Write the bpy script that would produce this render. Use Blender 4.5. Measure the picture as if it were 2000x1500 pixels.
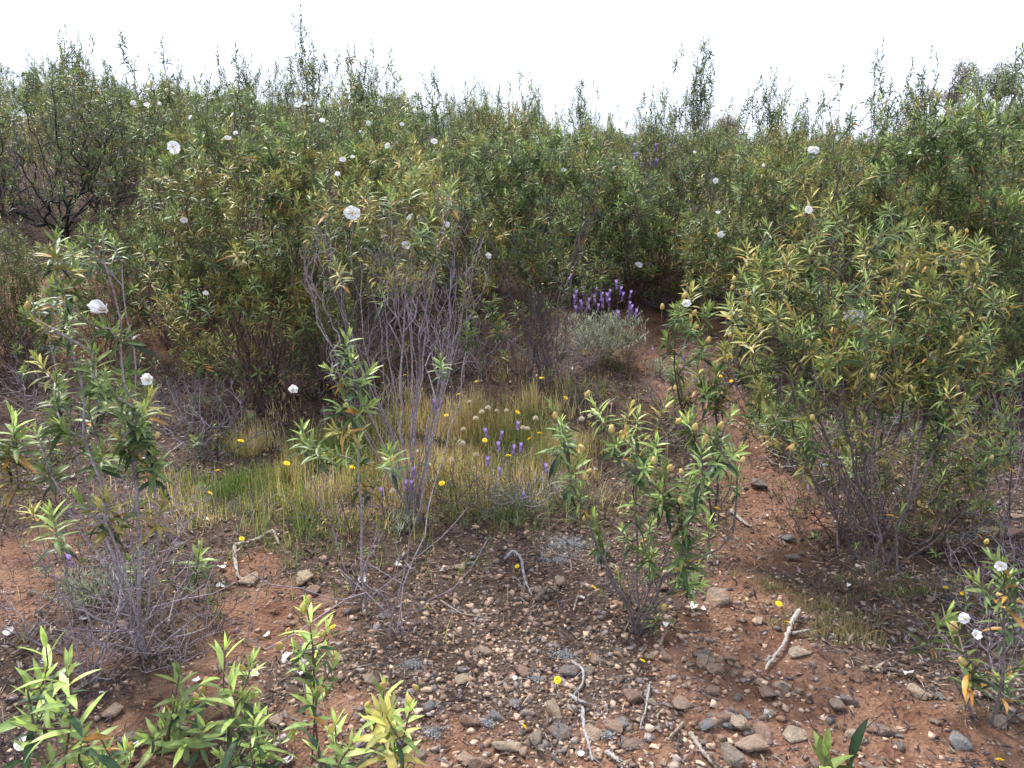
import bpy, bmesh, math, random
import numpy as np
from mathutils import Vector
R = math.radians
rng = np.random.default_rng(7)
random.seed(7)
for o in list(bpy.data.objects): bpy.data.objects.remove(o)
scene = bpy.context.scene
COL = scene.collection

# ---------------------------------------------------------------- camera
CAMZ = 1.55; PITCH = R(15); F = 1570.0
cd = bpy.data.cameras.new('camera'); cam = bpy.data.objects.new('camera', cd); COL.objects.link(cam)
cam.location = (0, 0, CAMZ); cam.rotation_euler = (R(90) - PITCH, 0, 0)
cd.sensor_width = 36; cd.lens = 36 * F / 2000; cd.clip_start = 0.05; cd.clip_end = 2000
scene.camera = cam
# ---------------------------------------------------------------- light: thin bright overcast
SUN_EL, SUN_AZ = R(58), R(-40)          # azimuth from +Y towards -X
w = bpy.data.worlds.new('World'); scene.world = w; w.use_nodes = True
nt = w.node_tree; nt.nodes.clear()
def N(nt, t, **kw):
    n = nt.nodes.new(t)
    for k, v in kw.items():
        if hasattr(n, k): setattr(n, k, v)
        else: n.inputs[k.replace('_', ' ')].default_value = v
    return n
L = lambda nt, a, b: nt.links.new(a, b)
sky = N(nt, 'ShaderNodeTexSky', sky_type='NISHITA', sun_disc=False, sun_elevation=SUN_EL, sun_rotation=SUN_AZ, dust_density=3.0, air_density=1.0)
tc = N(nt, 'ShaderNodeTexCoord')
nz = N(nt, 'ShaderNodeTexNoise', Scale=2.2, Detail=5.0, Roughness=0.55)
mr = N(nt, 'ShaderNodeMapRange'); mr.inputs[1].default_value = 0.28; mr.inputs[2].default_value = 0.46
mr.inputs[3].default_value = 0.62; mr.inputs[4].default_value = 1.0
mx = N(nt, 'ShaderNodeMix', data_type='RGBA')
mx.inputs[7].default_value = (11.0, 12.0, 14.2, 1)
bg = N(nt, 'ShaderNodeBackground', Strength=0.08); wo = N(nt, 'ShaderNodeOutputWorld')
L(nt, tc.outputs['Generated'], nz.inputs['Vector']); L(nt, nz.outputs['Fac'], mr.inputs[0]); L(nt, mr.outputs[0], mx.inputs[0])
L(nt, sky.outputs[0], mx.inputs[6]); L(nt, mx.outputs[2], bg.inputs[0]); L(nt, bg.outputs[0], wo.inputs[0])
sd = bpy.data.lights.new('sun', 'SUN'); sd.energy = 4.6; sd.angle = R(13); sd.color = (1.0, 0.96, 0.88)
sun = bpy.data.objects.new('sun', sd); COL.objects.link(sun)
sdir = Vector((math.sin(SUN_AZ) * math.cos(SUN_EL), math.cos(SUN_AZ) * math.cos(SUN_EL), math.sin(SUN_EL)))
sun.rotation_euler = sdir.to_track_quat('Z', 'Y').to_euler(); sun.location = (0, 0, 20)
vs = scene.view_settings; vs.view_transform = 'Standard'; vs.look = 'None'; vs.exposure = 0.70; vs.gamma = 1
scene.cycles.max_bounces = 6; scene.cycles.transparent_max_bounces = 4

# ---------------------------------------------------------------- noise and terrain
_P = np.random.default_rng(3).random((256, 256))
def vnoise(x, y):
    xi = np.floor(x).astype(int); yi = np.floor(y).astype(int); fx = x - xi; fy = y - yi
    fx = fx * fx * (3 - 2 * fx); fy = fy * fy * (3 - 2 * fy)
    a = _P[xi & 255, yi & 255]; b = _P[(xi + 1) & 255, yi & 255]; c = _P[xi & 255, (yi + 1) & 255]; d = _P[(xi + 1) & 255, (yi + 1) & 255]
    return (a * (1 - fx) + b * fx) * (1 - fy) + (c * (1 - fx) + d * fx) * fy - 0.5
def fbm(x, y, s, o=3):
    r = 0; a = 1
    for i in range(o): r = r + a * vnoise(x * s + 17.3 * i, y * s + 9.1 * i); s *= 2.1; a *= 0.5
    return r
def sst(a, b, x):
    t = np.clip((x - a) / (b - a), 0, 1); return t * t * (3 - 2 * t)
KY = [-60, 0, 2.5, 3.6, 4.4, 5, 6, 7, 8, 10, 12, 15, 20, 25, 30, 38, 50, 100, 600]
KZ = [-1.5, 0, 0, .02, .07, .14, .32, .53, .73, .97, 1.1, 1.2, 1.25, 1.22, 1.1, .8, 0, -4, -40]
def H(x, y):
    x = np.asarray(x, float); y = np.asarray(y, float)
    z = (np.interp(y - .3, KY, KZ) + np.interp(y, KY, KZ) * 2 + np.interp(y + .3, KY, KZ)) / 4
    s = sst(-0.9, -2.6, x)
    z = z + .3 * s * sst(5.7, 6.5, y + .5 * fbm(x, y, .9, 2)) * (1 - .7 * sst(8, 16, y))
    z = z + sst(6, 20, y) * (np.clip(-x, 0, 16) * .095 + .3 * sst(0, -4, x) + .6 * sst(6, 13, x))
    z = z + fbm(x, y, .5, 2) * .10 * sst(2, 8, y) + fbm(x, y, 1.6, 3) * .045 + fbm(x, y, 9, 3) * .016 * (1 - sst(8, 20, y))
    return z
def ray(px, py):
    a = (px - 1000) / F; b = (750 - py) / F
    return np.array([a, math.cos(PITCH) + b * math.sin(PITCH), -math.sin(PITCH) + b * math.cos(PITCH)])
def P(px, py, y):                                   # point seen at a pixel of the photo, at a given depth
    d = ray(px, py); return np.array([0, 0, CAMZ]) + d * (y / d[1])
def gp(px, py):                                     # where that sight line meets the ground
    d = ray(px, py); t = np.arange(.8, 60, .01); q = np.array([0, 0, CAMZ]) + t[:, None] * d
    k = np.argmax(q[:, 2] < H(q[:, 0], q[:, 1])); p = q[k]; return np.array([p[0], p[1], float(H(p[0], p[1]))])
def proj(p):
    p = np.atleast_2d(p) - np.array([0, 0, CAMZ]); dep = p[:, 1] * math.cos(PITCH) - p[:, 2] * math.sin(PITCH)
    up = p[:, 1] * math.sin(PITCH) + p[:, 2] * math.cos(PITCH)
    return 1000 + F * p[:, 0] / dep, 750 - F * up / dep, dep

def where(x, y):
    """words for the stretch of ground a point lies on"""
    px, py, _ = proj(np.array([x, y, float(H(x, y))])); px = float(px[0]); py = float(py[0])
    if py > 1080:
        if px < 330: return 'behind the far left foreground sprouts'
        if px < 680: return 'behind the budding foreground sprouts'
        if px < 1060: return 'left of the bleached white branch'
        if px < 1340: return 'between the bleached sticks and the path'
        if px < 1640: return 'on the worn red path'
        return 'on red soil right of the path'
    if py > 820:
        if px < 350: return 'by the straggly left rockrose'
        if px < 1000: return 'around the grassy clearing'
        if px < 1400: return 'around the low sparse rockrose'
        if px < 1600: return 'beside the upper bend of the red path'
        return 'under the large right rockrose'
    if px < 350: return 'on the cut bank on the left'
    if px < 640: return 'below the bushy green rockrose'
    if px < 900: return 'behind the bare grey twigs'
    if px < 1120: return 'at the dark central rockrose'
    if px < 1350: return 'beside the lavender clump'
    return 'in the thicket behind the red path'
def beyond(x, y):
    px = 1000 + F * x / y
    for lim, t in ((150, 'behind the blackened trunk'), (330, 'right of the blackened trunk'), (600, 'behind the bushy green rockrose'), (800, 'behind the yellowish flowering one'), (1000, 'left of the dark central rockrose'), (1180, 'behind the dark central rockrose'), (1380, 'behind the lavender clump'), (1600, 'behind the long leaning stems'), (1800, 'behind the capsule-laden rockrose')):
        if px < lim: return t
    return 'behind the tall right-edge rockrose'
LOOK = ['green', 'yellow-tipped', 'tall-tipped dark', 'dull green', 'tall-tipped pale', 'strongly yellow-tipped', 'dark', 'bright ochre-flecked', 'very dark', 'yellow-green']
# ---------------------------------------------------------------- materials
def principled(name):
    m = bpy.data.materials.new(name); m.use_nodes = True; return m, m.node_tree, m.node_tree.nodes['Principled BSDF']
def attr_mat(name, rough=.6, trans=0, noise=0.25, nscale=60, under=None, bump=0, spec=.4):
    m, t, b = principled(name); b.inputs['Roughness'].default_value = rough; b.inputs['Specular IOR Level'].default_value = spec
    a = N(t, 'ShaderNodeAttribute', attribute_name='tint')
    g = N(t, 'ShaderNodeTexCoord'); n = N(t, 'ShaderNodeTexNoise', Scale=nscale, Detail=3.0)
    r = N(t, 'ShaderNodeMapRange'); r.inputs[1].default_value = .3; r.inputs[2].default_value = .7
    r.inputs[3].default_value = 1 - noise; r.inputs[4].default_value = 1 + noise
    mul = N(t, 'ShaderNodeMix', data_type='RGBA', blend_type='MULTIPLY'); mul.inputs[0].default_value = 1
    L(t, g.outputs['Object'], n.inputs['Vector']); L(t, n.outputs['Fac'], r.inputs[0]); L(t, a.outputs['Color'], mul.inputs[6]); L(t, r.outputs[0], mul.inputs[7])
    c = mul.outputs[2]
    if under:
        geo = N(t, 'ShaderNodeNewGeometry'); mu = N(t, 'ShaderNodeMix', data_type='RGBA'); mu.inputs[7].default_value = under
        h = N(t, 'ShaderNodeMath', operation='MULTIPLY'); h.inputs[1].default_value = .35
        L(t, geo.outputs['Backfacing'], h.inputs[0]); L(t, h.outputs[0], mu.inputs[0]); L(t, c, mu.inputs[6]); c = mu.outputs[2]
    L(t, c, b.inputs['Base Color'])
    if bump:
        bp = N(t, 'ShaderNodeBump', Strength=bump, Distance=.004); L(t, n.outputs['Fac'], bp.inputs['Height']); L(t, bp.outputs[0], b.inputs['Normal'])
    if trans:
        tr = N(t, 'ShaderNodeBsdfTranslucent'); ms = N(t, 'ShaderNodeMixShader'); ms.inputs[0].default_value = trans
        L(t, c, tr.inputs[0]); L(t, b.outputs[0], ms.inputs[1]); L(t, tr.outputs[0], ms.inputs[2]); L(t, ms.outputs[0], t.nodes['Material Output'].inputs[0])
    return m
M_LEAF = attr_mat('rockrose_leaf', .40, .26, .25, 45, (.12, .16, .07, 1), spec=.28)
M_BARK = attr_mat('rockrose_bark', .85, 0, .45, 90, bump=.6, spec=.2)
M_GRASS = attr_mat('grass_blade', .6, .42, .15, 20)
M_LITTER = attr_mat('leaf_litter', .8, .1, .3, 70, spec=.2)
M_STONE = attr_mat('slate_stone', .8, 0, .35, 70, bump=.8, spec=.25)
M_PETAL = attr_mat('white_petal', .55, .35, .03, 60)
M_FUZZ = attr_mat('seed_fuzz', .9, .4, .1, 60)
M_WOOD = attr_mat('weathered_wood', .85, 0, .35, 130, bump=.8, spec=.2)

def obj_rand_stone():                                # single stones take their colour per object
    m, t, b = principled('single_stone'); b.inputs['Roughness'].default_value = .82; b.inputs['Specular IOR Level'].default_value = .25
    oi = N(t, 'ShaderNodeObjectInfo'); cr = N(t, 'ShaderNodeValToRGB'); e = cr.color_ramp; e.interpolation = 'CONSTANT'
    cols = [(.30, .24, .20), (.40, .30, .23), (.24, .21, .20), (.46, .33, .25), (.34, .23, .18), (.52, .41, .30), (.28, .27, .27), (.38, .26, .20)]
    e.elements[0].color = (*cols[0], 1); e.elements[1].color = (*cols[1], 1); e.elements[1].position = .125
    for i in range(2, 8): q = e.elements.new(i / 8); q.color = (*cols[i], 1)
    g = N(t, 'ShaderNodeTexCoord'); n = N(t, 'ShaderNodeTexNoise', Scale=3.0, Detail=8.0, Roughness=.7)
    r = N(t, 'ShaderNodeMapRange'); r.inputs[1].default_value = .3; r.inputs[2].default_value = .7; r.inputs[3].default_value = .4; r.inputs[4].default_value = 1.1
    mul = N(t, 'ShaderNodeMix', data_type='RGBA', blend_type='MULTIPLY'); mul.inputs[0].default_value = 1
    dirt = N(t, 'ShaderNodeMix', data_type='RGBA'); dirt.inputs[7].default_value = (.22, .10, .055, 1)
    n2 = N(t, 'ShaderNodeTexNoise', Scale=1.3, Detail=4.0); r2 = N(t, 'ShaderNodeMapRange'); r2.inputs[1].default_value = .5; r2.inputs[2].default_value = .7; r2.inputs[4].default_value = .7
    L(t, oi.outputs['Random'], cr.inputs[0]); L(t, g.outputs['Object'], n.inputs['Vector']); L(t, g.outputs['Object'], n2.inputs['Vector'])
    L(t, n.outputs['Fac'], r.inputs[0]); L(t, cr.outputs[0], mul.inputs[6]); L(t, r.outputs[0], mul.inputs[7])
    L(t, n2.outputs['Fac'], r2.inputs[0]); L(t, r2.outputs[0], dirt.inputs[0]); L(t, mul.outputs[2], dirt.inputs[6]); L(t, dirt.outputs[2], b.inputs['Base Color'])
    bp = N(t, 'ShaderNodeBump', Strength=.7, Distance=.06); L(t, n.outputs['Fac'], bp.inputs['Height']); L(t, bp.outputs[0], b.inputs['Normal'])
    return m
M_ONE = obj_rand_stone()

def ground_mat():
    m, t, b = principled('red_soil'); b.inputs['Roughness'].default_value = .95; b.inputs['Specular IOR Level'].default_value = .15
    a = N(t, 'ShaderNodeAttribute', attribute_name='tint'); g = N(t, 'ShaderNodeTexCoord')
    n1 = N(t, 'ShaderNodeTexNoise', Scale=5.5, Detail=10.0, Roughness=.75); n2 = N(t, 'ShaderNodeTexNoise', Scale=55.0, Detail=6.0, Roughness=.7)
    v = N(t, 'ShaderNodeTexVoronoi', Scale=75.0); v.inputs['Randomness'].default_value = 1
    for q in (n1, n2, v): L(t, g.outputs['Object'], q.inputs['Vector'])
    red = N(t, 'ShaderNodeValToRGB'); e = red.color_ramp.elements; e[0].position = .36; e[1].position = .7
    e[0].color = (.11, .052, .033, 1); e[1].color = (.27, .158, .105, 1)
    drk = N(t, 'ShaderNodeValToRGB'); e = drk.color_ramp.elements; e[0].position = .35; e[1].position = .68
    e[0].color = (.038, .026, .023, 1); e[1].color = (.145, .095, .072, 1)
    L(t, n1.outputs['Fac'], red.inputs[0]); L(t, n2.outputs['Fac'], drk.inputs[0])
    mm = N(t, 'ShaderNodeMix', data_type='RGBA'); L(t, a.outputs['Fac'], mm.inputs[0]); L(t, drk.outputs[0], mm.inputs[6]); L(t, red.outputs[0], mm.inputs[7])
    peb = N(t, 'ShaderNodeMapRange'); peb.inputs[3].default_value = .8; peb.inputs[4].default_value = 1.25
    L(t, v.outputs['Color'], peb.inputs[0])
    mu = N(t, 'ShaderNodeMix', data_type='RGBA', blend_type='MULTIPLY'); mu.inputs[0].default_value = 1
    L(t, mm.outputs[2], mu.inputs[6]); L(t, peb.outputs[0], mu.inputs[7]); L(t, mu.outputs[2], b.inputs['Base Color'])
    ad = N(t, 'ShaderNodeMath', operation='ADD'); L(t, n2.outputs['Fac'], ad.inputs[0]); L(t, v.outputs['Distance'], ad.inputs[1])
    bp = N(t, 'ShaderNodeBump', Strength=.9, Distance=.012); L(t, ad.outputs[0], bp.inputs['Height']); L(t, bp.outputs[0], b.inputs['Normal'])
    return m

# ---------------------------------------------------------------- mesh helpers
def mesh(name, V, Fq, mat, tint=None, smooth=False):
    V = np.asarray(V, np.float32); Fq = np.asarray(Fq, np.int32); k = Fq.shape[1]
    me = bpy.data.meshes.new(name); me.vertices.add(len(V)); me.vertices.foreach_set('co', V.ravel())
    me.loops.add(Fq.size); me.loops.foreach_set('vertex_index', Fq.ravel())
    me.polygons.add(len(Fq)); me.polygons.foreach_set('loop_start', np.arange(0, Fq.size, k, dtype=np.int32))
    if smooth: me.polygons.foreach_set('use_smooth', np.ones(len(Fq), bool))
    me.update(calc_edges=True)
    if tint is not None:
        tint = np.asarray(tint, np.float32)
        if tint.ndim == 1: tint = np.tile(tint, (len(V), 1))
        c = np.ones((len(V), 4), np.float32); c[:, :3] = tint
        at = me.color_attributes.new('tint', 'FLOAT_COLOR', 'POINT'); at.data.foreach_set('color', c.ravel())
    me.materials.append(mat); return me
def link(name, data, parent=None, loc=(0, 0, 0)):
    o = bpy.data.objects.new(name, data); COL.objects.link(o); o.location = loc
    if parent is not None: o.parent = parent
    return o
def tag(o, label=None, cat=None, group=None, kind=None):
    if label: o['label'] = label
    if cat: o['category'] = cat
    if group: o['group'] = group
    if kind: o['kind'] = kind
    return o
def nrm(a): return a / (np.linalg.norm(a, axis=-1, keepdims=True) + 1e-9)
class Acc:
    def __init__(s): s.V = []; s.F = []; s.T = []; s.n = 0
    def add(s, V, Fq, T):
        V = np.asarray(V); s.V.append(V); s.F.append(np.asarray(Fq) + s.n); T = np.asarray(T, float)
        s.T.append(np.tile(T, (len(V), 1)) if T.ndim == 1 else T); s.n += len(V)
    def mesh(s, name, mat, smooth=False): return mesh(name, np.vstack(s.V), np.vstack(s.F), mat, np.vstack(s.T), smooth)
def leaves(base, d, up, ln, wd, bend, fold, tint, st=(0, .22, .5, .78, 1), ws=(.25, .85, 1, .62, .05)):
    """blades: base point, direction, upward normal, length, half width, droop, fold, colour -> quads"""
    n = len(base); d = nrm(d); side = nrm(np.cross(d, up)); nor = np.cross(side, d)
    st = np.array(st); ws = np.array(ws); S = len(st)
    c = base[:, None, :] + d[:, None, :] * (ln[:, None] * st * (1 - .25 * bend[:, None] * st))[..., None] - nor[:, None, :] * (bend * ln)[:, None, None] * (st ** 2)[None, :, None]
    wv = (wd[:, None] * ws)[..., None]
    off = side[:, None, :] * wv; lift = nor[:, None, :] * (wv * fold[:, None, None])
    V = np.stack([c - off + lift, c, c + off + lift], 2).reshape(-1, 3)
    i = np.arange(S - 1)[:, None] * 3 + np.arange(2)[None, :]
    q = np.stack([i, i + 1, i + 4, i + 3], -1).reshape(-1, 4)
    Fq = (np.arange(n)[:, None, None] * S * 3 + q[None]).reshape(-1, 4)
    T = np.repeat(tint[:, None, :], S * 3, 1); T[:, 1::3] *= 1.22
    return V, Fq, T.reshape(-1, 3)
def tubes(pos, par, rad, sides=4):
    """rings at each node joined to the ring of its face-parent (par<0: none)"""
    pos = np.asarray(pos, float); par = np.asarray(par); rad = np.asarray(rad)
    d = np.zeros_like(pos); ok = par >= 0
    d[ok] = pos[ok] - pos[par[ok]]
    d2 = np.zeros_like(pos); np.add.at(d2, par[ok], nrm(d[ok])); d = nrm(nrm(d) + nrm(d2)); d[np.linalg.norm(d, axis=1) < .1] = (0, 0, 1)
    u = nrm(np.cross(d, np.array([.93, .31, .17]))); v = np.cross(d, u)
    a = np.arange(sides) * 2 * math.pi / sides
    V = pos[:, None] + rad[:, None, None] * (u[:, None] * np.cos(a)[None, :, None] + v[:, None] * np.sin(a)[None, :, None])
    i = np.where(ok)[0]; k = np.arange(sides); k2 = (k + 1) % sides
    q = np.stack([par[i][:, None] * sides + k, par[i][:, None] * sides + k2, i[:, None] * sides + k2, i[:, None] * sides + k], -1).reshape(-1, 4)
    return V.reshape(-1, 3), q
def ball(r=1, sub=2, sc=(1, 1, 1)):
    bm = bmesh.new(); bmesh.ops.create_icosphere(bm, subdivisions=sub, radius=r)
    V = np.array([v.co[:] for v in bm.verts]) * sc; T = np.array([[v.index for v in f.verts] for f in bm.faces]); bm.free(); return V, T

# ---------------------------------------------------------------- plant skeleton: stems grown towards tips
def skeleton(tips, base, rg, nmain=6, step=.09, jit=.012, minup=.2, r0=.0016, rp=.43, mains=None, baser=.04):
    pos = [np.array(base, float)]; par = [-1]; dirs = [np.array([0, 0, 1.])]
    tips = np.asarray(tips, float); n = len(tips)
    dist = np.linalg.norm(tips - pos[0], axis=1)
    if mains is None:
        cand = [int(np.argmax(dist))]
        while len(cand) < min(nmain, n):
            dd = np.min(np.linalg.norm(tips[:, None] - tips[cand][None], axis=2), axis=1) * (.5 + rg.random(n)) * (tips[:, 2] - pos[0][2] + .1); cand.append(int(np.argmax(dd)))
    else: cand = list(mains)
    order = cand + [i for i in np.argsort(dist + rg.random(n) * .15) if i not in set(cand)]
    paths = []; tipnode = np.zeros(n, int); A = None
    for k, ti in enumerate(order):
        t = tips[ti]
        if k < len(cand): j = 0
        else:
            A = np.array(pos); d = t - A; ds = np.linalg.norm(d, axis=1) + 1e-6; up = d[:, 2] / ds
            cost = ds * (1 + .9 * (1 - up)) + np.where(up < minup, 2.0, 0) + np.where(np.arange(len(A)) == 0, .25, 0); j = int(np.argmin(cost))
        p0 = pos[j].copy(); D = np.linalg.norm(t - p0)
        if j == 0:
            a = rg.random() * 6.28; p0 = p0 + np.array([math.cos(a), math.sin(a), 0]) * baser * rg.random(); dr = nrm(nrm(t - p0) * .9 + np.array([0, 0, .6]) + rg.normal(0, .12, 3))
        else: dr = nrm(dirs[j] * .6 + nrm(t - p0) * .9)
        c1 = p0 + dr * D * .38; c2 = t - np.array([0, 0, .22 * D]) + (p0 - t) * .12 + rg.normal(0, .05, 3) * D
        m = max(2, int(D / step)); s = np.linspace(0, 1, m + 1)[:, None]
        B = (1 - s) ** 3 * p0 + 3 * s * (1 - s) ** 2 * c1 + 3 * s * s * (1 - s) * c2 + s ** 3 * t
        B[1:-1] += rg.normal(0, jit, (m - 1, 3)); idx = []
        pj = j
        for q in range(1, m + 1):
            pos.append(B[q]); par.append(pj); dirs.append(nrm(B[q] - B[q - 1])); pj = len(pos) - 1; idx.append(pj)
        paths.append((p0, j, idx)); tipnode[ti] = pj
    cnt = np.zeros(len(pos)); cnt[tipnode] += 1
    for i in range(len(pos) - 1, 0, -1): cnt[par[i]] += cnt[i]
    rad = r0 * np.maximum(cnt, 1) ** rp
    TP, TPar, TR = [], [], []
    for p0, j, idx in paths:
        s = len(TP); TP.append(p0); TPar.append(-1); TR.append(rad[idx[0]] * 1.15)
        for q, i in enumerate(idx): TP.append(pos[i]); TPar.append(s + q); TR.append(rad[i])
    return np.array(TP), np.array(TPar), np.array(TR), np.array([dirs[i] for i in tipnode])
BARKS = {'dark': ((.085, .065, .06), (.15, .09, .075)), 'grey': ((.29, .26, .275), (.25, .205, .225)), 'mid': ((.14, .12, .125), (.15, .11, .105)), 'burnt': ((.03, .027, .027), (.17, .15, .165))}
def bark_tint(rad, key, rg):
    a, b = map(np.array, BARKS[key]); t = sst(.006, .002, rad)[:, None]
    return (a * (1 - t) + b * t) * (.75 + .5 * rg.random((len(rad), 1)))
OLD = np.array([.028, .053, .024]); MIDG = np.array([.098, .155, .052]); YNG = np.array([.40, .49, .14]); OCH = np.array([.48, .36, .10]); DEAD = np.array([.42, .21, .055]); BLUEG = np.array([.07, .12, .055])
def shoots(acc, tip, dr, rg, size=1.0, npair=6, L0=.058, wr=.078, hero=True, ochre=.22, dead=.05, young=1.0, dark=1.0, droop=1.0, spc=.014):
    """one leafy shoot per tip: opposite pairs, young and upright at the top, older and drooping below"""
    n = len(tip)
    if n == 0: return
    size = np.broadcast_to(np.asarray(size, float), (n,)); och = rg.random(n) < ochre
    up0 = nrm(dr + np.array([0, 0, .35]) + rg.normal(0, .12, (n, 3)))
    u = nrm(np.cross(up0, rg.normal(0, 1, (n, 3)))); v = np.cross(up0, u)
    tone = rg.normal(1, .24, n).clip(.4, 1.6); sl = spc * npair
    for k in range(npair):
        f = k / (npair - 1)
        c = tip - up0 * (sl * f * size)[:, None]
        for s in (0, 1, 2)[:(3 if hero and spc < .02 else 2 + (k == 0))]:
            az = k * 1.571 + s * (2.094 if hero and spc < .02 else math.pi) + rg.normal(0, .35, n) + (0 if k else s * .5)
            rad = u * np.cos(az)[:, None] + v * np.sin(az)[:, None]
            ang = np.radians(12 + 78 * f ** .75 * droop) + rg.normal(0, .16, n)
            d = up0 * np.cos(ang)[:, None] + rad * np.sin(ang)[:, None]
            ln = L0 * size * (.55 + .55 * math.sin(min(1, f * 1.5 + .1) * 1.57)) * (.8 + .4 * rg.random(n))
            wd = ln * wr * (.85 + .35 * rg.random(n))
            bend = (.06 + .38 * f * droop) * (.5 + rg.random(n))
            g = (1 - f) ** 1.3; mw = max(0., 1 - abs(2 * f - .9))
            col = (YNG * g * young + MIDG * mw + OLD * f) / (g * young + mw + f)
            T = np.tile(col, (n, 1)) * tone[:, None] * (.82 + .36 * rg.random((n, 1))) * dark
            T[och] = T[och] * .45 + OCH * .55 * (.7 + .5 * rg.random((och.sum(), 1))) * dark
            bl = rg.random(n) < .18; T[bl] = T[bl] * .5 + BLUEG * .5
            if f > .55:
                dd = rg.random(n) < dead * 1.3; T[dd] = DEAD * (.6 + .6 * rg.random((dd.sum(), 1)))
            upv = nrm(up0 * np.sin(ang)[:, None] - rad * np.cos(ang)[:, None] + rg.normal(0, .15, (n, 3)))
            kw = {} if hero else dict(st=(0, .45, 1), ws=(.3, 1, .05))
            acc.add(*leaves(c, d, upv, ln, wd, bend, np.full(n, .35), T, **kw))
# flowers, capsules ------------------------------------------------------------
def flower_meshes(seed, close):
    rg = np.random.default_rng(seed); A = Acc()
    for p in range(5):
        a = p * 2 * math.pi / 5 + rg.normal(0, .16); g = 7; pk = rg.normal(0, .006)
        uu, vv = np.meshgrid(np.linspace(-1, 1, g), np.linspace(0, 1, g))
        wdt = .024 * np.sin((vv * .86 + .1) * math.pi * .62) * 1.05
        rr = .003 + .036 * vv * (1 - .12 * uu ** 2); sx = uu * wdt
        z = close * rr * (.6 + vv) + .0035 * np.sin(uu * 5 + p) * vv + .0035 * rg.normal(0, 1, uu.shape) * vv + .004 * uu ** 2 + pk * vv ** 1.5
        r2 = rr * (1 - .45 * close); x = r2 * math.cos(a) - sx * math.sin(a); y = r2 * math.sin(a) + sx * math.cos(a)
        i = (np.arange(g - 1)[:, None] * g + np.arange(g - 1)[None]).ravel(); q = np.stack([i, i + 1, i + g + 1, i + g], -1)
        T = np.full((g * g, 3), .86); sp = ((np.abs(uu) < .2) & (vv > .3) & (vv < .4)).ravel(); T[sp] = (.22, .05, .07)
        yb = (vv < .12).ravel(); T[yb] = (.75, .6, .1)
        A.add(np.stack([x, y, z + p * .0006], -1).reshape(-1, 3), q, T)
    m = A.mesh('rockrose_petals', M_PETAL, True)
    B = Acc()
    for k in range(46):
        a = rg.random() * 6.28; r = .0045 * math.sqrt(rg.random()); V, T = ball(.0011, 1); B.add(V + (r * math.cos(a), r * math.sin(a), .006 + .003 * rg.random() - r * .2 + close * .004), T, (.85, .62, .06))
    return m, B.mesh('yellow_stamens', M_PETAL)
FL = [flower_meshes(s, c) for s, c in ((1, .08), (2, .3), (3, .7), (4, -.25), (5, .15))]
def capsule_mesh(seed, red=0):
    rg = np.random.default_rng(seed); V, T = ball(.0075, 2, (1, 1, 1.25)); rad = np.linalg.norm(V[:, :2], axis=1); a = np.arctan2(V[:, 1], V[:, 0])
    V[:, :2] *= (1 + .10 * np.cos(5 * a))[:, None]; V[:, 2] += np.where(V[:, 2] > .006, .004, 0)
    c = np.array([.60, .47, .19]) if not red else np.array([.55, .50, .15]); c = np.tile(c, (len(V), 1)) * rg.uniform(.75, 1.2, (len(V), 1))
    if red: c[V[:, 2] > .0115] = (.55, .32, .16)
    A = Acc(); A.add(V, T, c)
    p = np.array([[0, 0, -.05], [.001, 0, -.028], [0, 0, -.006]]); tv, tq = tubes(p, [-1, 0, 1], np.array([.001, .001, .0013]), 3)
    tri = np.vstack([tq[:, [0, 1, 2]], tq[:, [0, 2, 3]]]); A.add(tv, tri, (.27, .24, .09)); return A.mesh('capsule', M_FUZZ, True)
CAPS = [capsule_mesh(1), capsule_mesh(2)]; BUDS = [capsule_mesh(3, 1), capsule_mesh(4, 1)]
ALLTIPS = []                                           # (root, world tips) for hanging flowers on real shoots

def build_shrub(name, base, leafy, bare, rg, label, cat='shrub', group=None, bark='mid', nmain=6, caps=0, buds=0, size=1., npair=6, L0=.058, wr=.078, hero=True, ochre=.22, dead=.05, r0=.0016, mains=None, jit=.012, sides=5, young=1., dark=1., droop=1., baser=.05, rp=.43, minup=.2, capscale=1., spc=.014):
    base = np.array(base, float); root = link(name, None, None, base); root.empty_display_size = .1
    tag(root, label, cat, group)
    leafy = np.asarray(leafy, float).reshape(-1, 3); bare = np.asarray(bare, float).reshape(-1, 3)
    tips = np.vstack([leafy, bare]) - base
    tp, pr, rd, td = skeleton(tips, (0, 0, -.03), rg, nmain, r0=r0, mains=mains, jit=jit, baser=baser, rp=rp, minup=minup)
    V, q = tubes(tp, pr, rd, sides)
    link('branches', mesh('branches', V, q, M_BARK, np.repeat(bark_tint(rd, bark, rg), sides, 0), True), root)
    nl = len(leafy); A = Acc(); sz = np.broadcast_to(np.asarray(size, float), (nl,))
    shoots(A, tips[:nl], td[:nl], rg, sz, npair, L0, wr, hero, ochre, dead, young, dark, droop, spc)
    if nl: link('foliage', A.mesh('foliage', M_LEAF, hero), root)
    for kind, cnt, ms in (('seed_capsule', caps, CAPS), ('flower_bud', buds, BUDS)):
        if cnt:
            pick = rg.choice(nl, min(cnt, nl * 3), replace=True)
            for j, i in enumerate(pick):
                o = link(kind, ms[j % 2], root, tips[i] + rg.normal(0, .018, 3) + td[i] * (.02 + .02 * rg.random())); s = rg.uniform(.8, 1.35) * capscale; o.scale = (s, s, s)
                o.rotation_euler = (rg.normal(0, .35), rg.normal(0, .35), rg.random() * 6)
    if nl: ALLTIPS.append((root, leafy, td[:nl]))
    return root
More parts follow.
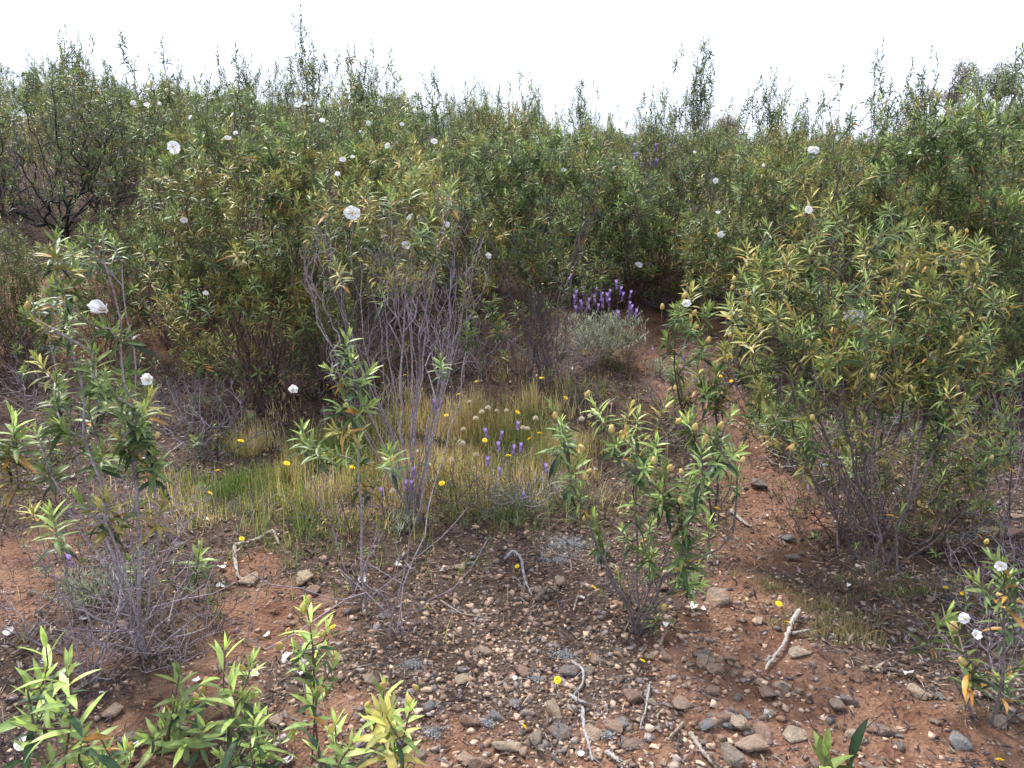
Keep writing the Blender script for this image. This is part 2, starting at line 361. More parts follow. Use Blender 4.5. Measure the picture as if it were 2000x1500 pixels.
def cloud(spec, y0, dy, rg):
    """tips filling ellipses (cx, cy, rx, ry, n) as seen from the path, spread dy in depth"""
    out = []
    for cx, cy, rx, ry, n in spec:
        while n > 0:
            a = rg.random() * 6.283; r = math.sqrt(rg.random()); px = cx + rx * r * math.cos(a); py = cy + ry * r * math.sin(a)
            y = y0 + dy * rg.uniform(-1, 1) * math.sqrt(max(.05, 1 - r * r)); p = P(px, py, y)
            if vnoise(np.array([p[0] * 6 + p[1] * 3]), np.array([p[2] * 6 - p[1] * 4]))[0] < rg.uniform(-.16, .16): n -= .25; continue
            if p[2] > H(p[0], y) + .12: out.append(p); n -= 1
            else: n -= .2
            if rg.random() < .05 and ry > 60:
                q = P(px, cy - ry * rg.uniform(.75, 1.3), y)
                if q[2] > p[2]:
                    for m in range(5): out.append(q - np.array([rg.normal(0, .02), rg.normal(0, .02), m * .055]))
    return np.array(out)

# ================================================================= THE SETTING
def axis(segs):
    out = []
    for a, b, s in segs: out += list(np.arange(a, b, s))
    return np.array(out)
ys = np.concatenate([[-400, -150, -60, -25, -10, -5, -2], np.arange(-1, 1.3, .15), np.arange(1.3, 4.5, .017), np.arange(4.5, 9, .035), np.arange(9, 30, .25), np.arange(30, 60, 1.5), [70, 90, 130, 200, 400, 600]])
xh = np.concatenate([np.arange(0, 2.4, .017), np.arange(2.4, 6, .05), np.arange(6, 20, .35), [21, 24, 30, 40, 60, 100, 200, 400]])
xs = np.concatenate([-xh[:0:-1], xh])
X, Y = np.meshgrid(xs, ys); Z = H(X, Y)
def red_mask(x, y):
    """bare red soil: the worn path on the right, patches on the left, the cut bank"""
    m = np.zeros_like(x)
    for px, py, r in [(1600, 1480, .42), (1500, 1400, .35), (1430, 1300, .28), (1420, 1230, .26), (1480, 1160, .26), (1500, 1080, .26), (1510, 1000, .28), (1480, 940, .3), (1430, 860, .3), (1380, 790, .4), (1330, 720, .4), (1300, 650, .6), (1760, 1430, .35), (60, 1090, .42), (60, 1160, .3), (480, 1190, .25), (560, 1230, .25), (480, 1110, .15), (420, 1360, .2), (640, 1400, .25), (150, 1290, .15), (900, 1500, .3), (930, 470, .7), (1200, 1480, .2), (300, 1440, .3), (1890, 1440, .3)]:
        g = gp(px, py); m = np.maximum(m, np.exp(-(((x - g[0]) ** 2 + (y - g[1]) ** 2) / r ** 2)))
    m = np.maximum(m, sst(-1.3, -2.2, x) * np.exp(-((y - 6.0) / .55) ** 2) * 1.2)
    m = m + fbm(x, y, 3, 3) * .55
    return sst(.25, .7, m)
nx, ny = len(xs), len(ys); RM = red_mask(X, Y)
i = (np.arange(ny - 1)[:, None] * nx + np.arange(nx - 1)[None]).ravel()
gm = mesh('ground', np.stack([X, Y, Z], -1).reshape(-1, 3), np.stack([i, i + 1, i + nx + 1, i + nx], -1), ground_mat(), np.repeat(RM.reshape(-1, 1), 3, 1), True)
tag(link('ground', gm), 'red-brown stony soil of the rising hillside', None, None, 'structure')

# ================================================================= STONES
def hull(seed, n=13, flat=.55):
    rg = np.random.default_rng(seed); bm = bmesh.new()
    sx = rg.uniform(.65, 1)
    for k in range(n):
        v = rg.uniform(-1, 1, 3); v /= max(np.abs(v).max() ** .6, .3) ; v = v / max(1, np.linalg.norm(v)) ; bm.verts.new((v[0], v[1] * sx, v[2] * flat))
    r = bmesh.ops.convex_hull(bm, input=bm.verts); bmesh.ops.delete(bm, geom=[g for g in r['geom_interior'] if isinstance(g, bmesh.types.BMVert)], context='VERTS')
    bmesh.ops.triangulate(bm, faces=bm.faces); bm.verts.index_update(); return bm
def hull_np(seed, n, flat):
    bm = hull(seed, n, flat); V = np.array([v.co[:] for v in bm.verts]); T = np.array([[v.index for v in f.verts] for f in bm.faces]); bm.free(); return V, T
def rotz(a):
    c, s = np.cos(a), np.sin(a); z = np.zeros_like(a); o = np.ones_like(a); return np.stack([c, -s, z, s, c, z, z, z, o], -1).reshape(-1, 3, 3)
def rotx(a):
    c, s = np.cos(a), np.sin(a); z = np.zeros_like(a); o = np.ones_like(a); return np.stack([o, z, z, z, c, -s, z, s, c], -1).reshape(-1, 3, 3)
def scatter_xy(n, rg, y0=1.45, y1=8.0, pw=1.6):
    y = y0 + (y1 - y0) * rg.random(n) ** pw; return rg.uniform(-1, 1, n) * (.66 * y + .35), y
STC = np.array([(.25, .19, .165), (.35, .25, .19), (.18, .15, .14), (.42, .30, .22), (.31, .20, .145), (.46, .34, .25), (.25, .215, .21), (.29, .18, .125)])
A = Acc(); NG = 95000
x, y = scatter_xy(NG, rng, pw=1.7)
keep = rng.random(NG) < (.26 + 1.1 * sst(.9, .2, np.hypot((x - .15) / 1.1, (y - 2.4) / 1.3))) * (1 - .5 * red_mask(x, y)); x = x[keep]; y = y[keep]; n = len(x)
sz = np.exp(rng.normal(math.log(.0068), .58, n)).clip(.0026, .022)
for k in range(10):
    s = np.arange(n) % 10 == k; V, T = hull_np(100 + k, 9, .36 + .03 * k); m = s.sum()
    rm = rotz(rng.random(m) * 6.28) @ rotx(rng.normal(0, .35, m))
    W = np.einsum('nij,vj->nvi', rm, V) * sz[s][:, None, None]; W[..., 0] += x[s][:, None]; W[..., 1] += y[s][:, None]; W[..., 2] += (H(x[s], y[s]) + sz[s] * .12)[:, None]
    A.add(W.reshape(-1, 3), (np.arange(m)[:, None, None] * len(V) + T[None]).reshape(-1, 3), np.repeat(STC[rng.integers(0, 8, m)] * rng.uniform(.35, 1.35, (m, 1)) * (1, .96, .95), len(V), 0))
tag(link('gravel', A.mesh('gravel', M_STONE)), 'small brown and grey gravel chips strewn over the soil', None, None, 'stuff')
rocks = []
for k in range(14):
    bm = hull(300 + k, 12 + k % 4, .38 + .03 * (k % 6)); bmesh.ops.bevel(bm, geom=bm.edges[:], offset=.07, segments=1, affect='EDGES')
    me = bpy.data.meshes.new('stone'); bm.to_mesh(me); bm.free(); me.materials.append(M_ONE); rocks.append(me)
BIG = [(1395, 1160, 46, 'large tan stone on the red path beside the low rockrose'), (1497, 1347, 46, 'flat light stone in the middle of the red path'), (1438, 1415, 36, 'pale cream stone low on the red path'),
       (1472, 1453, 46, 'broad brown stone near the bottom of the path'), (920, 1402, 34, 'dark grey rounded stone in the gravel'), (975, 1400, 26, 'narrow upright grey stone right of the dark rounded one'),
       (1050, 1440, 34, 'grey block of stone below the yellow flower in gravel'), (1092, 1425, 36, 'domed grey stone between the gravel and the bleached stick'), (1236, 1360, 36, 'purple-brown stone right of the bleached forked stick'),
       (1198, 1415, 34, 'blue-grey stone with lichen dust on its side'), (990, 1457, 34, 'pale beige stone set low in the gravel'), (912, 1482, 30, 'pointed reddish stone at the lower edge of the gravel'),
       (1333, 1368, 38, 'flat grey slab at the edge of the path'), (1395, 1305, 30, 'dark upright wedge of stone on the path'), (1428, 1290, 26, 'smooth violet-grey stone standing beside the dark wedge'),
       (1558, 1273, 34, 'brown stone beside the thick bleached branch'), (1537, 1052, 22, 'lone grey stone high on the worn red soil'), (1550, 1087, 26, 'flat pale stone above the path bend'),
       (1553, 1430, 42, 'wide flat stone at the bottom right of the path'), (1730, 1425, 34, 'grey stone among chips at the lower right'), (1670, 1435, 32, 'round brown stone at the lower right'), (1635, 1375, 30, 'tan block pair member lying on red soil'),
       (1655, 1368, 28, 'light tan block beside another on red soil'), (1482, 945, 34, 'grey slab on red soil under the tall right rockrose'), (485, 1130, 34, 'tan block beside the bent grey stick'), (612, 1153, 28, 'cream yellow stone left of the bare grey stems'),
       (398, 1157, 32, 'flat dark stone on the left by the fallen petal'), (592, 1125, 34, 'flat beige stone right of the bent grey stick'), (480, 805, 32, 'brown stone under the leafy shrub on the left'), (1932, 1035, 34, 'grey stone at the right edge beneath twigs'),
       (1975, 1040, 40, 'brown boulder at the far right edge'), (900, 1108, 22, 'upright tan stone above the bleached curved branch'), (640, 800, 34, 'brown flat stone at the rear of the grass'), (1405, 1395, 40, 'long tan slab lying on the path'), (545, 1405, 34, 'mossy grey stone between the foreground sprouts'),
       (1110, 1310, 32, 'flat brown stone above the forked bleached stick'), (630, 1340, 26, 'pinkish stone near the foreground sprouts'), (1075, 1085, 26, 'small brown stone near the lichen'), (350, 1060, 26, 'dull red stone under the left shrub'), (1290, 1145, 26, 'pale stone behind the low rockrose stems'),
       (1500, 1390, 20, 'small cream chip above the broad brown stone'), (1990, 1010, 30, 'half hidden stone under the right edge shrub'), (225, 1385, 34, 'grey stone behind the foreground leaves on the left'), (1330, 1105, 24, 'brown stone by the low rockrose leaves')]
def put_stone(x, y, s, label, group, i):
    o = link('stone', rocks[i % 14]); tag(o, label, 'stone', group)
    r = random.Random(i * 7 + 1); o.rotation_euler = (r.gauss(0, .14), r.gauss(0, .14), r.random() * 6.28); a = r.uniform(.8, 1.15); o.scale = (s * a, s / a * .9, s * r.uniform(.75, 1.1))
    o.location = (x, y, float(H(x, y)) + s * .2)
for i, (px, py, wpx, lab) in enumerate(BIG):
    g = gp(px, py + wpx * .25); put_stone(g[0], g[1], wpx * .80 * math.hypot(g[1], CAMZ) / F, lab, None, i)
cnt = 0
for i in range(900):
    if cnt >= 250: break
    xx, yy = scatter_xy(1, rng, 1.5, 6.2, 2.2); xx = float(xx[0]); yy = float(yy[0])
    dens = .22 + .78 * math.exp(-((xx - .45) / .8) ** 2 - ((yy - 1.95) / .45) ** 2)
    if rng.random() > dens: continue
    s = math.exp(rng.normal(math.log(.024), .38)); put_stone(xx, yy, min(s, .05), ('broad flat' , 'small angular')[s < .024] + ' stone lying ' + where(xx, yy), 'small stones scattered over the gravel and soil', 60 + i); cnt += 1

# ================================================================= LITTER
A = Acc(); NL = 70000
x, y = scatter_xy(NL, rng, 1.45, 9.5, 1.5); keep = rng.random(NL) < (1 - .72 * red_mask(x, y)) * (1 - .55 * sst(1.0, .3, np.hypot((x - .15) / 1.1, (y - 2.3) / 1.2))); x, y = x[keep], y[keep]; n = len(x)
tw = rng.random(n) < .5; az = rng.random(n) * 6.28; el = np.abs(rng.normal(0, .25, n))
d = np.stack([np.cos(az) * np.cos(el), np.sin(az) * np.cos(el), np.sin(el)], -1)
ln = np.where(tw, rng.uniform(.02, .06, n), rng.uniform(.010, .032, n)) * (1 + .10 * y); wd = np.where(tw, .0010, .0032) * rng.uniform(.7, 1.4, n) * (1 + .13 * y)
cc = np.array([(.17, .12, .09), (.10, .07, .055), (.24, .19, .15), (.13, .105, .10), (.30, .23, .17), (.20, .10, .06), (.075, .06, .055), (.22, .19, .19)])
dk = fbm(x, y, 2.6, 3) * 1.5 + rng.normal(0, .25, n); ci = rng.integers(0, 8, n); T = cc[ci] * rng.uniform(.45, 1.25, (n, 1)) * .8; T[dk > .05] = np.array([.038, .028, .030]) * rng.uniform(.6, 1.8, ((dk > .05).sum(), 1)); T[dk < -.35] *= 1.4
b = np.stack([x, y, H(x, y) + .003 + rng.random(n) * .010], -1)
up = nrm(np.array([0, 0, 1.]) + rng.normal(0, .45, (n, 3)))
A.add(*leaves(b, d, up, ln, wd, rng.normal(.1, .35, n), rng.uniform(0, .9, n), T, st=(0, .5, 1), ws=(.4, 1, .15)))
tag(link('leaf_litter', A.mesh('leaf_litter', M_LITTER)), 'dry fallen leaves and twig fragments covering the ground', None, None, 'stuff')

# ================================================================= GRASS
def grass(n, spots, hgt, cols, rg, name, label, seeds=False):
    ps = []
    for px, py, rx, ry, wgt in spots:
        m = int(n * wgt); a = rg.random(m) * 6.283; r = np.abs(rg.normal(0, .78, m)); g0 = gp(px, py); gx = gp(px + rx, py)[0] - g0[0]; gy = (gp(px, py - ry)[1] - gp(px, py + ry)[1]) / 2
        ps.append(np.stack([g0[0] + gx * r * np.cos(a), g0[1] + gy * r * np.sin(a)], -1))
    ps = np.vstack(ps); cl = rg.integers(0, len(ps), len(ps) // 14); pull = cl[rg.integers(0, len(cl), len(ps))]; mm = (rg.random(len(ps)) < .45)[:, None]; ps = np.where(mm, ps[pull] + rg.normal(0, .012, ps.shape), ps); keep = fbm(ps[:, 0], ps[:, 1], 4, 3) * 2.0 + .40 > rg.random(len(ps)) * .95; ps = ps[keep]; m = len(ps)
    base = np.stack([ps[:, 0], ps[:, 1], H(ps[:, 0], ps[:, 1]) - .003], -1); ln = hgt * (.22 + .95 * rg.random(m) ** 1.5) * (1 + 1.1 * fbm(ps[:, 0], ps[:, 1], 3, 2))
    az = rg.random(m) * 6.28; t = np.abs(rg.normal(0, .45, m)); d = np.stack([np.cos(az) * np.sin(t), np.sin(az) * np.sin(t), np.cos(t)], -1)
    cl = np.array(cols); zone = (fbm(ps[:, 0], ps[:, 1], 2.2, 2) * 1.6 + .5 + rg.normal(0, .30, m)).clip(0, .999); T = cl[(zone * len(cl)).astype(int)] * rg.uniform(.7, 1.3, (m, 1))
    upv = np.stack([-np.cos(az), -np.sin(az), np.full(m, .3)], -1)
    A = Acc(); A.add(*leaves(base, d, upv, ln, rg.uniform(.0007, .0024, m), rg.uniform(-.6, .5, m), np.full(m, .3), T, st=(0, .5, 1), ws=(1, .8, .1)))
    if seeds:
        s = rg.random(m) < .25; k = s.sum(); tipp = base[s] + d[s] * (ln[s] * .9)[:, None]
        A.add(*leaves(tipp, nrm(d[s] + rg.normal(0, .3, (k, 3))), upv[s], rg.uniform(.012, .022, k), np.full(k, .0022), rg.uniform(-.2, .4, k), np.full(k, .5), np.tile([.34, .25, .12], (k, 1)) * rg.uniform(.6, 1.3, (k, 1)), st=(0, .5, 1), ws=(.3, 1, .1)))
    return tag(link(name, A.mesh(name, M_GRASS)), label, None, None, 'stuff')
GC = [(.13, .18, .05), (.24, .28, .08), (.36, .36, .11), (.48, .42, .15), (.58, .46, .19), (.40, .20, .11), (.68, .56, .30)]
grass(56000, [(560, 950, 190, 80, .3), (800, 950, 220, 90, .22), (900, 850, 220, 90, .22), (1050, 790, 150, 50, .08), (1080, 900, 150, 70, .12), (500, 900, 120, 60, .1)], .125, GC, rng, 'meadow_grass', 'fine green and dry yellow grass filling the clearing', True)
grass(4500, [(520, 930, 90, 60, .55), (620, 960, 80, 50, .3), (480, 960, 60, 40, .15)], .13, [(.11, .20, .04), (.17, .27, .06), (.24, .30, .08)], rng, 'fresh_grass', 'brighter green grass at the left of the clearing')
grass(7000, [(1610, 1190, 100, 45, .3), (1500, 1150, 90, 40, .1), (1750, 1170, 110, 60, .25), (1850, 1020, 160, 80, .2), (1650, 1240, 90, 35, .15)], .055, [(.14, .17, .06), (.22, .17, .08), (.24, .22, .10)], rng, 'low_grass', 'short patchy grass and herbs under the right shrub')
grass(8000, [(100, 900, 200, 90, .25), (60, 1000, 120, 50, .1), (250, 1180, 200, 100, .2), (1200, 720, 220, 60, .25), (1290, 980, 150, 90, .2)], .07, [(.12, .14, .05), (.2, .16, .08), (.17, .15, .09)], rng, 'sparse_weeds', 'thin dull weeds between the shrubs')

# ================================================================= MAIN SHRUBS
rg = np.random.default_rng(21)
# grey bare-branched rockrose of the middle
b = gp(805, 1015)
build_shrub('rockrose_shrub', b, cloud([(690, 400, 90, 70, 40), (850, 350, 60, 40, 20), (760, 450, 130, 80, 45), (830, 440, 40, 60, 8), (650, 520, 30, 60, 5), (780, 540, 90, 50, 12)], b[1], .45, rg),
            cloud([(700, 520, 120, 120, 200), (880, 540, 80, 140, 110), (720, 700, 90, 90, 70), (860, 380, 60, 70, 20), (790, 600, 100, 90, 150), (660, 470, 50, 90, 50), (840, 700, 60, 70, 50), (770, 500, 120, 80, 120)], b[1], .35, rg),
            rg, 'tall rockrose with a fan of bare grey twigs rising from the grass', bark='grey', nmain=26, ochre=.45, r0=.00095, rp=.33, jit=.007, L0=.052, baser=.07, minup=.7)
b = gp(505, 800)
build_shrub('rockrose_shrub', b, cloud([(470, 440, 160, 160, 300), (370, 340, 100, 90, 100), (540, 600, 120, 90, 110), (420, 580, 120, 110, 130), (600, 400, 80, 130, 90), (320, 540, 70, 80, 30), (470, 690, 110, 50, 50)], b[1], .55, rg),
            cloud([(560, 690, 120, 60, 60), (480, 720, 80, 40, 20)], b[1], .35, rg), rg, 'bushy green rockrose left of the bare grey one', bark='dark', rp=.33, minup=.5, baser=.16, nmain=24, ochre=.34, L0=.056)
b = gp(690, 770)
build_shrub('rockrose_shrub', b, cloud([(690, 350, 120, 70, 120), (820, 370, 90, 80, 100), (730, 470, 150, 100, 110)], b[1], .45, rg), cloud([(700, 600, 120, 90, 80)], b[1], .4, rg),
            rg, 'yellowish rockrose in flower directly behind the bare grey twigs', bark='mid', rp=.33, minup=.5, baser=.16, nmain=24, ochre=.42, L0=.056, caps=14)
b = gp(1065, 755)
build_shrub('rockrose_shrub', b, cloud([(1040, 420, 120, 120, 240), (960, 340, 100, 80, 90), (1090, 360, 100, 100, 110), (930, 560, 40, 60, 14), (1090, 520, 90, 80, 80), (960, 620, 60, 50, 20)], b[1], .55, rg),
            cloud([(1050, 600, 110, 70, 80)], b[1], .3, rg), rg, 'dark green rockrose standing left of the lavender clump', bark='mid', rp=.33, minup=.5, baser=.16, nmain=24, ochre=.2, L0=.054, dark=.9)
b = gp(1700, 1090)
build_shrub('rockrose_shrub', b, cloud([(1640, 560, 200, 150, 150), (1850, 580, 120, 130, 85), (1520, 800, 70, 60, 22), (1450, 640, 60, 90, 14), (1560, 580, 90, 110, 60), (1560, 730, 100, 90, 50), (1690, 720, 170, 100, 100), (1850, 720, 90, 80, 40), (1640, 840, 140, 70, 50), (1900, 840, 90, 110, 50), (1740, 860, 110, 60, 30), (1640, 430, 50, 40, 9), (1740, 470, 70, 50, 16), (1880, 490, 50, 40, 10), (1800, 960, 90, 50, 10)], b[1] + .1, .5, rg),
            cloud([(1700, 950, 110, 70, 36), (1780, 1000, 100, 60, 30), (1620, 990, 60, 60, 12), (1850, 900, 80, 50, 16)], b[1], .35, rg), rg, 'large yellow-green rockrose with seed capsules at the right of the path', bark='mid', rp=.33, minup=.5, baser=.16, nmain=24, caps=100, ochre=.30, L0=.053, r0=.0014, young=1.3)
b = gp(1905, 800)
build_shrub('rockrose_shrub', b, cloud([(1900, 330, 130, 120, 180), (1780, 350, 90, 90, 90), (1960, 500, 80, 130, 100), (1850, 470, 100, 90, 80), (1930, 680, 80, 60, 40)], b[1], .6, rg), cloud([(1880, 580, 100, 80, 50)], b[1], .3, rg),
            rg, 'dark tall rockrose rising at the right edge behind the capsule-laden one', bark='dark', rp=.33, minup=.5, baser=.16, nmain=24, ochre=.10, dead=.05, L0=.062)
b = gp(1440, 700)
build_shrub('rockrose_shrub', b, cloud([(1480, 430, 90, 120, 120), (1420, 520, 80, 90, 90), (1530, 360, 70, 70, 50), (1540, 560, 70, 80, 50)], b[1], .5, rg), cloud([(1450, 500, 80, 120, 40)], b[1], .3, rg),
            rg, 'slim rockrose with long leaning stems behind the path', bark='mid', rp=.33, minup=.5, baser=.16, nmain=24, ochre=.2, L0=.054)
b = gp(1240, 600)
build_shrub('rockrose_shrub', b, cloud([(1230, 420, 130, 100, 230), (1320, 490, 120, 70, 150), (1170, 350, 70, 60, 60)], b[1], .6, rg), cloud([(1230, 540, 90, 40, 20)], b[1], .3, rg),
            rg, 'rounded dense rockrose behind the purple lavender clump', bark='dark', rp=.33, minup=.5, baser=.16, nmain=24, ochre=.08, L0=.056, dark=.9)
b = gp(130, 470)
build_shrub('rockrose_shrub', b, cloud([(110, 220, 160, 90, 330), (60, 330, 100, 70, 110), (230, 300, 90, 90, 160)], b[1], .8, rg), cloud([(120, 340, 140, 100, 480)], b[1], .6, rg),
            rg, 'grey twiggy rockrose with a blackened trunk on the left terrace', bark='burnt', nmain=6, ochre=.03, L0=.05, r0=.0017, rp=.40, hero=False, dark=.8)
b = gp(300, 480)
build_shrub('rockrose_shrub', b, cloud([(250, 330, 90, 110, 110), (310, 230, 80, 70, 80)], b[1], .6, rg), cloud([(260, 420, 70, 50, 40)], b[1], .3, rg),
            rg, 'dark rockrose between the blackened trunk and the bushy green shrub', bark='dark', nmain=7, ochre=.08, L0=.056, dark=.85, hero=False)

b = gp(1520, 640)
build_shrub('bare_shrub', b, [], np.array([P(*q, b[1] + d) for q, d in (((1312, 275), .1), ((1330, 310), 0), ((1345, 350), -.1), ((1375, 400), 0), ((1400, 390), .2), ((1300, 240), .2), ((1420, 450), -.1), ((1440, 480), .1), ((1390, 340), .1), ((1460, 430), .1), ((1365, 290), .3))]),
            rg, 'long bare grey stems leaning left out of the thicket behind the path', bark='grey', nmain=6, minup=.0, r0=.002, baser=.1)
def sprig(base, wh, label, rg, group=None, extra=0, **kw):
    """plant whose leaf rosettes stand where they are seen: (px, py, size)"""
    y0 = base[1]; pts = []; sz = []
    for q in wh:
        yy = y0 + (q[3] if len(q) > 3 else rg.uniform(-.18, .18)); pts.append(P(q[0], q[1], yy)); sz.append(q[2])
    pts = np.array(pts); pts[:, 2] = np.maximum(pts[:, 2], H(pts[:, 0], pts[:, 1]) + .05)
    bare = [base + np.array([rg.normal(0, .16), rg.normal(0, .16), rg.uniform(.12, .45)]) for _ in range(extra)]
    d = dict(bark='mid', nmain=3, L0=.064, wr=.095, npair=8, ochre=.10, dead=.022, young=1.4, r0=.0018, jit=.006, size=np.array(sz), baser=.03, rp=.36); d.update(kw)
    return build_shrub('rockrose_shrub', base, pts, bare, rg, label, group=group, **d)
sprig(gp(1245, 1240), [(1160, 790, .9), (1300, 790, 1), (1230, 850, 1), (1350, 810, .9), (1440, 880, 1), (1400, 850, .9), (1250, 950, 1.1), (1160, 1010, 1), (1170, 1050, .8), (1335, 1060, 1.2), (1350, 930, 1.1), (1100, 850, 1.1), (1075, 790, .8), (1300, 920, 1.1), (1330, 1110, 1), (1385, 1020, .9), (1210, 1130, .7), (1290, 1190, .6), (1130, 900, 1), (1200, 890, 1), (1270, 880, .9), (1490, 820, .7), (1230, 800, .8), (1370, 880, 1)] + [(rg.uniform(1090, 1470), rg.uniform(800, 960), rg.uniform(.6, .95)) for _ in range(16)] + [(rg.uniform(1200, 1370), rg.uniform(950, 1150), rg.uniform(.6, .9)) for _ in range(12)],
      'low sparse rockrose with drooping leaf rosettes on the gravel by the path', rg, extra=16, nmain=5, caps=30, droop=1.15)
sprig(gp(1390, 1020), [(1350, 565, 1), (1385, 600, 1), (1330, 640, .9), (1300, 655, .8), (1425, 600, 1), (1440, 700, 1), (1490, 690, .9), (1400, 720, 1), (1355, 700, 1), (1370, 650, 1), (1460, 640, .9), (1500, 610, .9), (1420, 760, .9), (1330, 760, .7)] + [(rg.uniform(1310, 1500), rg.uniform(590, 800), rg.uniform(.6, .9)) for _ in range(30)],
      'upright slender rockrose at the left border of the red path', rg, extra=6, nmain=3, caps=14, bark='dark')
sprig(gp(705, 1200), [(680, 655, .8), (690, 700, .9), (725, 720, .9), (640, 720, .7), (720, 790, 1), (700, 850, .9), (600, 860, 1), (760, 880, 1), (640, 885, 1.1), (700, 900, 1), (745, 925, .8), (590, 830, .9), (680, 760, .9), (650, 840, .9)],
      'thin rockrose sapling with bright rosettes in front of the grass', rg, extra=10, nmain=4, dead=.07, bark='grey')
sprig(gp(770, 1245), [(860, 700, .6), (905, 560, .9, .9), (915, 640, .9, .9)], 'nearly leafless sapling beside the thin bright one', rg, extra=12, nmain=3, bark='grey')
sprig(gp(275, 1275), [(200, 640, 1), (185, 690, 1), (130, 600, .9), (110, 460, .8), (165, 450, .8), (90, 490, .8), (70, 700, .9), (285, 770, 1.1), (240, 800, 1.1), (270, 830, 1), (200, 880, 1.1), (300, 890, 1.1), (215, 760, .9), (130, 660, .9), (60, 620, .8), (150, 520, .9), (100, 560, .9), (110, 740, .9), (170, 790, .9), (230, 880, .9), (120, 830, .9)] + [(rg.uniform(30, 230), rg.uniform(440, 760), rg.uniform(.4, .65), rg.uniform(-.35, .35)) for _ in range(22)] + [(rg.uniform(60, 320), rg.uniform(760, 930), rg.uniform(.7, 1)) for _ in range(18)],
      'tall straggly rockrose on the left with scattered fresh rosettes', rg, extra=24, nmain=6, bark='grey', dead=.04, caps=10)
sprig(gp(180, 1340), [(100, 1000, 1), (150, 970, 1), (205, 975, 1.1), (270, 985, 1.1), (320, 975, 1), (60, 990, .8)], 'low rockrose with a row of bright rosettes on the left', rg, extra=14, nmain=4, bark='grey', dead=.06)
sprig(gp(385, 1180), [(390, 1075, 1), (375, 1100, .7)], 'tiny rockrose sprout by the bent grey stick', rg, nmain=1)
sprig(gp(1530, 900), [(rg.uniform(1470, 1600), rg.uniform(700, 860), rg.uniform(.6, .9)) for _ in range(16)], 'small leafy rockrose between the red path and the large right one', rg, extra=14, nmain=6)
sprig(gp(1330, 850), [(rg.uniform(1270, 1400), rg.uniform(700, 830), rg.uniform(.5, .8)) for _ in range(11)], 'small rockrose standing just behind the low sparse one', rg, extra=14, nmain=5)
sprig(gp(1300, 610), [(rg.uniform(1250, 1360), rg.uniform(500, 590), rg.uniform(.6, .9)) for _ in range(18)], 'small rockrose above the red soil right of the lavender', rg, extra=10, nmain=6)
sprig(gp(420, 900), [(rg.uniform(350, 500), rg.uniform(800, 880), rg.uniform(.35, .6)) for _ in range(7)], 'thin-leaved twiggy rockrose at the left end of the grass', rg, extra=26, nmain=6, bark='burnt')
sprig(gp(60, 760), [(rg.uniform(10, 130), rg.uniform(610, 730), rg.uniform(.5, .8)) for _ in range(16)], 'low rockrose at the foot of the red bank', rg, extra=14, nmain=6)
sprig(gp(1880, 1010), [(rg.uniform(1780, 1960), rg.uniform(850, 990), rg.uniform(.6, .9)) for _ in range(16)], 'low rockrose on the ground right of the large right one', rg, extra=18, nmain=6)
sprig(gp(255, 1170), [(255, 1095, .9)], 'tiny rockrose sprout left of the bent stick one', rg, nmain=1)
sprig(np.array([P(0, 1000, 2.5)[0] - .12, 2.5, float(H(-1.7, 2.5))]), [(25, 815, 1.3, 0), (15, 880, 1.2, 0), (40, 850, 1.1, 0), (-60, 800, 1.2, 0), (-80, 900, 1.2, 0)], 'rosette leaning in at the left edge with orange lower leaves', rg, nmain=3, dead=.12)
# foreground sprouts, bottom left
FG = [(110, [(90, 1265, 1.15), (85, 1330, 1.2), (135, 1300, 1), (120, 1395, 1.25), (60, 1420, 1), (150, 1450, 1.1)], 'tall bright sprout at the far left bottom corner'),
      (230, [(195, 1440, .6), (245, 1470, 1), (200, 1500, 1)], 'short sprout with a reddish bud right of the corner one'),
      (330, [(350, 1320, 1.1), (345, 1385, 1.1), (290, 1440, 1.2), (355, 1460, 1.1), (400, 1420, 1)], 'broad-leaved sprout third from the left bottom corner'),
      (440, [(440, 1270, 1), (490, 1295, .8), (450, 1340, 1.1), (410, 1370, .8), (480, 1390, 1)], 'bright sprout with budding stems behind the broad-leaved one'),
      (510, [(500, 1410, 1.1), (505, 1470, 1.2), (560, 1440, 1), (440, 1480, 1)], 'leafy sprout at the bottom edge below the petals'),
      (610, [(600, 1190, .9), (640, 1225, .7), (615, 1290, .9), (620, 1350, 1.1), (575, 1265, .7), (655, 1290, .6)], 'upright sprout with many yellow buds near the gravel'),
      (700, [(655, 1420, 1), (690, 1450, 1), (620, 1470, 1)], 'small pale sprout left of the gravel edge'),
      (755, [(750, 1350, 1.1), (755, 1400, 1.2), (800, 1390, .9), (770, 1450, 1.2), (720, 1400, .8)], 'yellowing sprout with drooping lower leaves next to the gravel')]
for k, (px, wh, lab) in enumerate(FG):
    yy = 1.62 + .12 * (k % 3) if px != 610 else 1.85; p = P(px, 1500, yy); base = np.array([p[0], yy, float(H(p[0], yy))])
    wh = wh + [(a + rg.normal(0, 38), min(1540, c + rg.uniform(20, 110)), s * .8) for a, c, s in wh[:2]]
    sprig(base, [(a, c, s, rg.uniform(-.07, .07)) for a, c, s in wh], lab, rg, nmain=2, L0=.072, wr=.105, npair=6, young=2.4, ochre=.03, dead=.03, spc=.020, dark=1.5, r0=.0020, rp=.3, buds=(0, 3, 0, 5, 3, 8, 3, 4)[k], bark='dark', capscale=1.0, droop=.95)
sprig(np.array([P(1610, 1600, 1.7)[0], 1.7, float(H(.7, 1.7))]), [(1612, 1475, 1.2, 0), (1610, 1520, 1.3, 0)], 'single bright sprout poking up at the bottom of the path', rg, nmain=1, wr=.14, young=2.2, L0=.085, spc=.022, npair=4, dark=1.25)
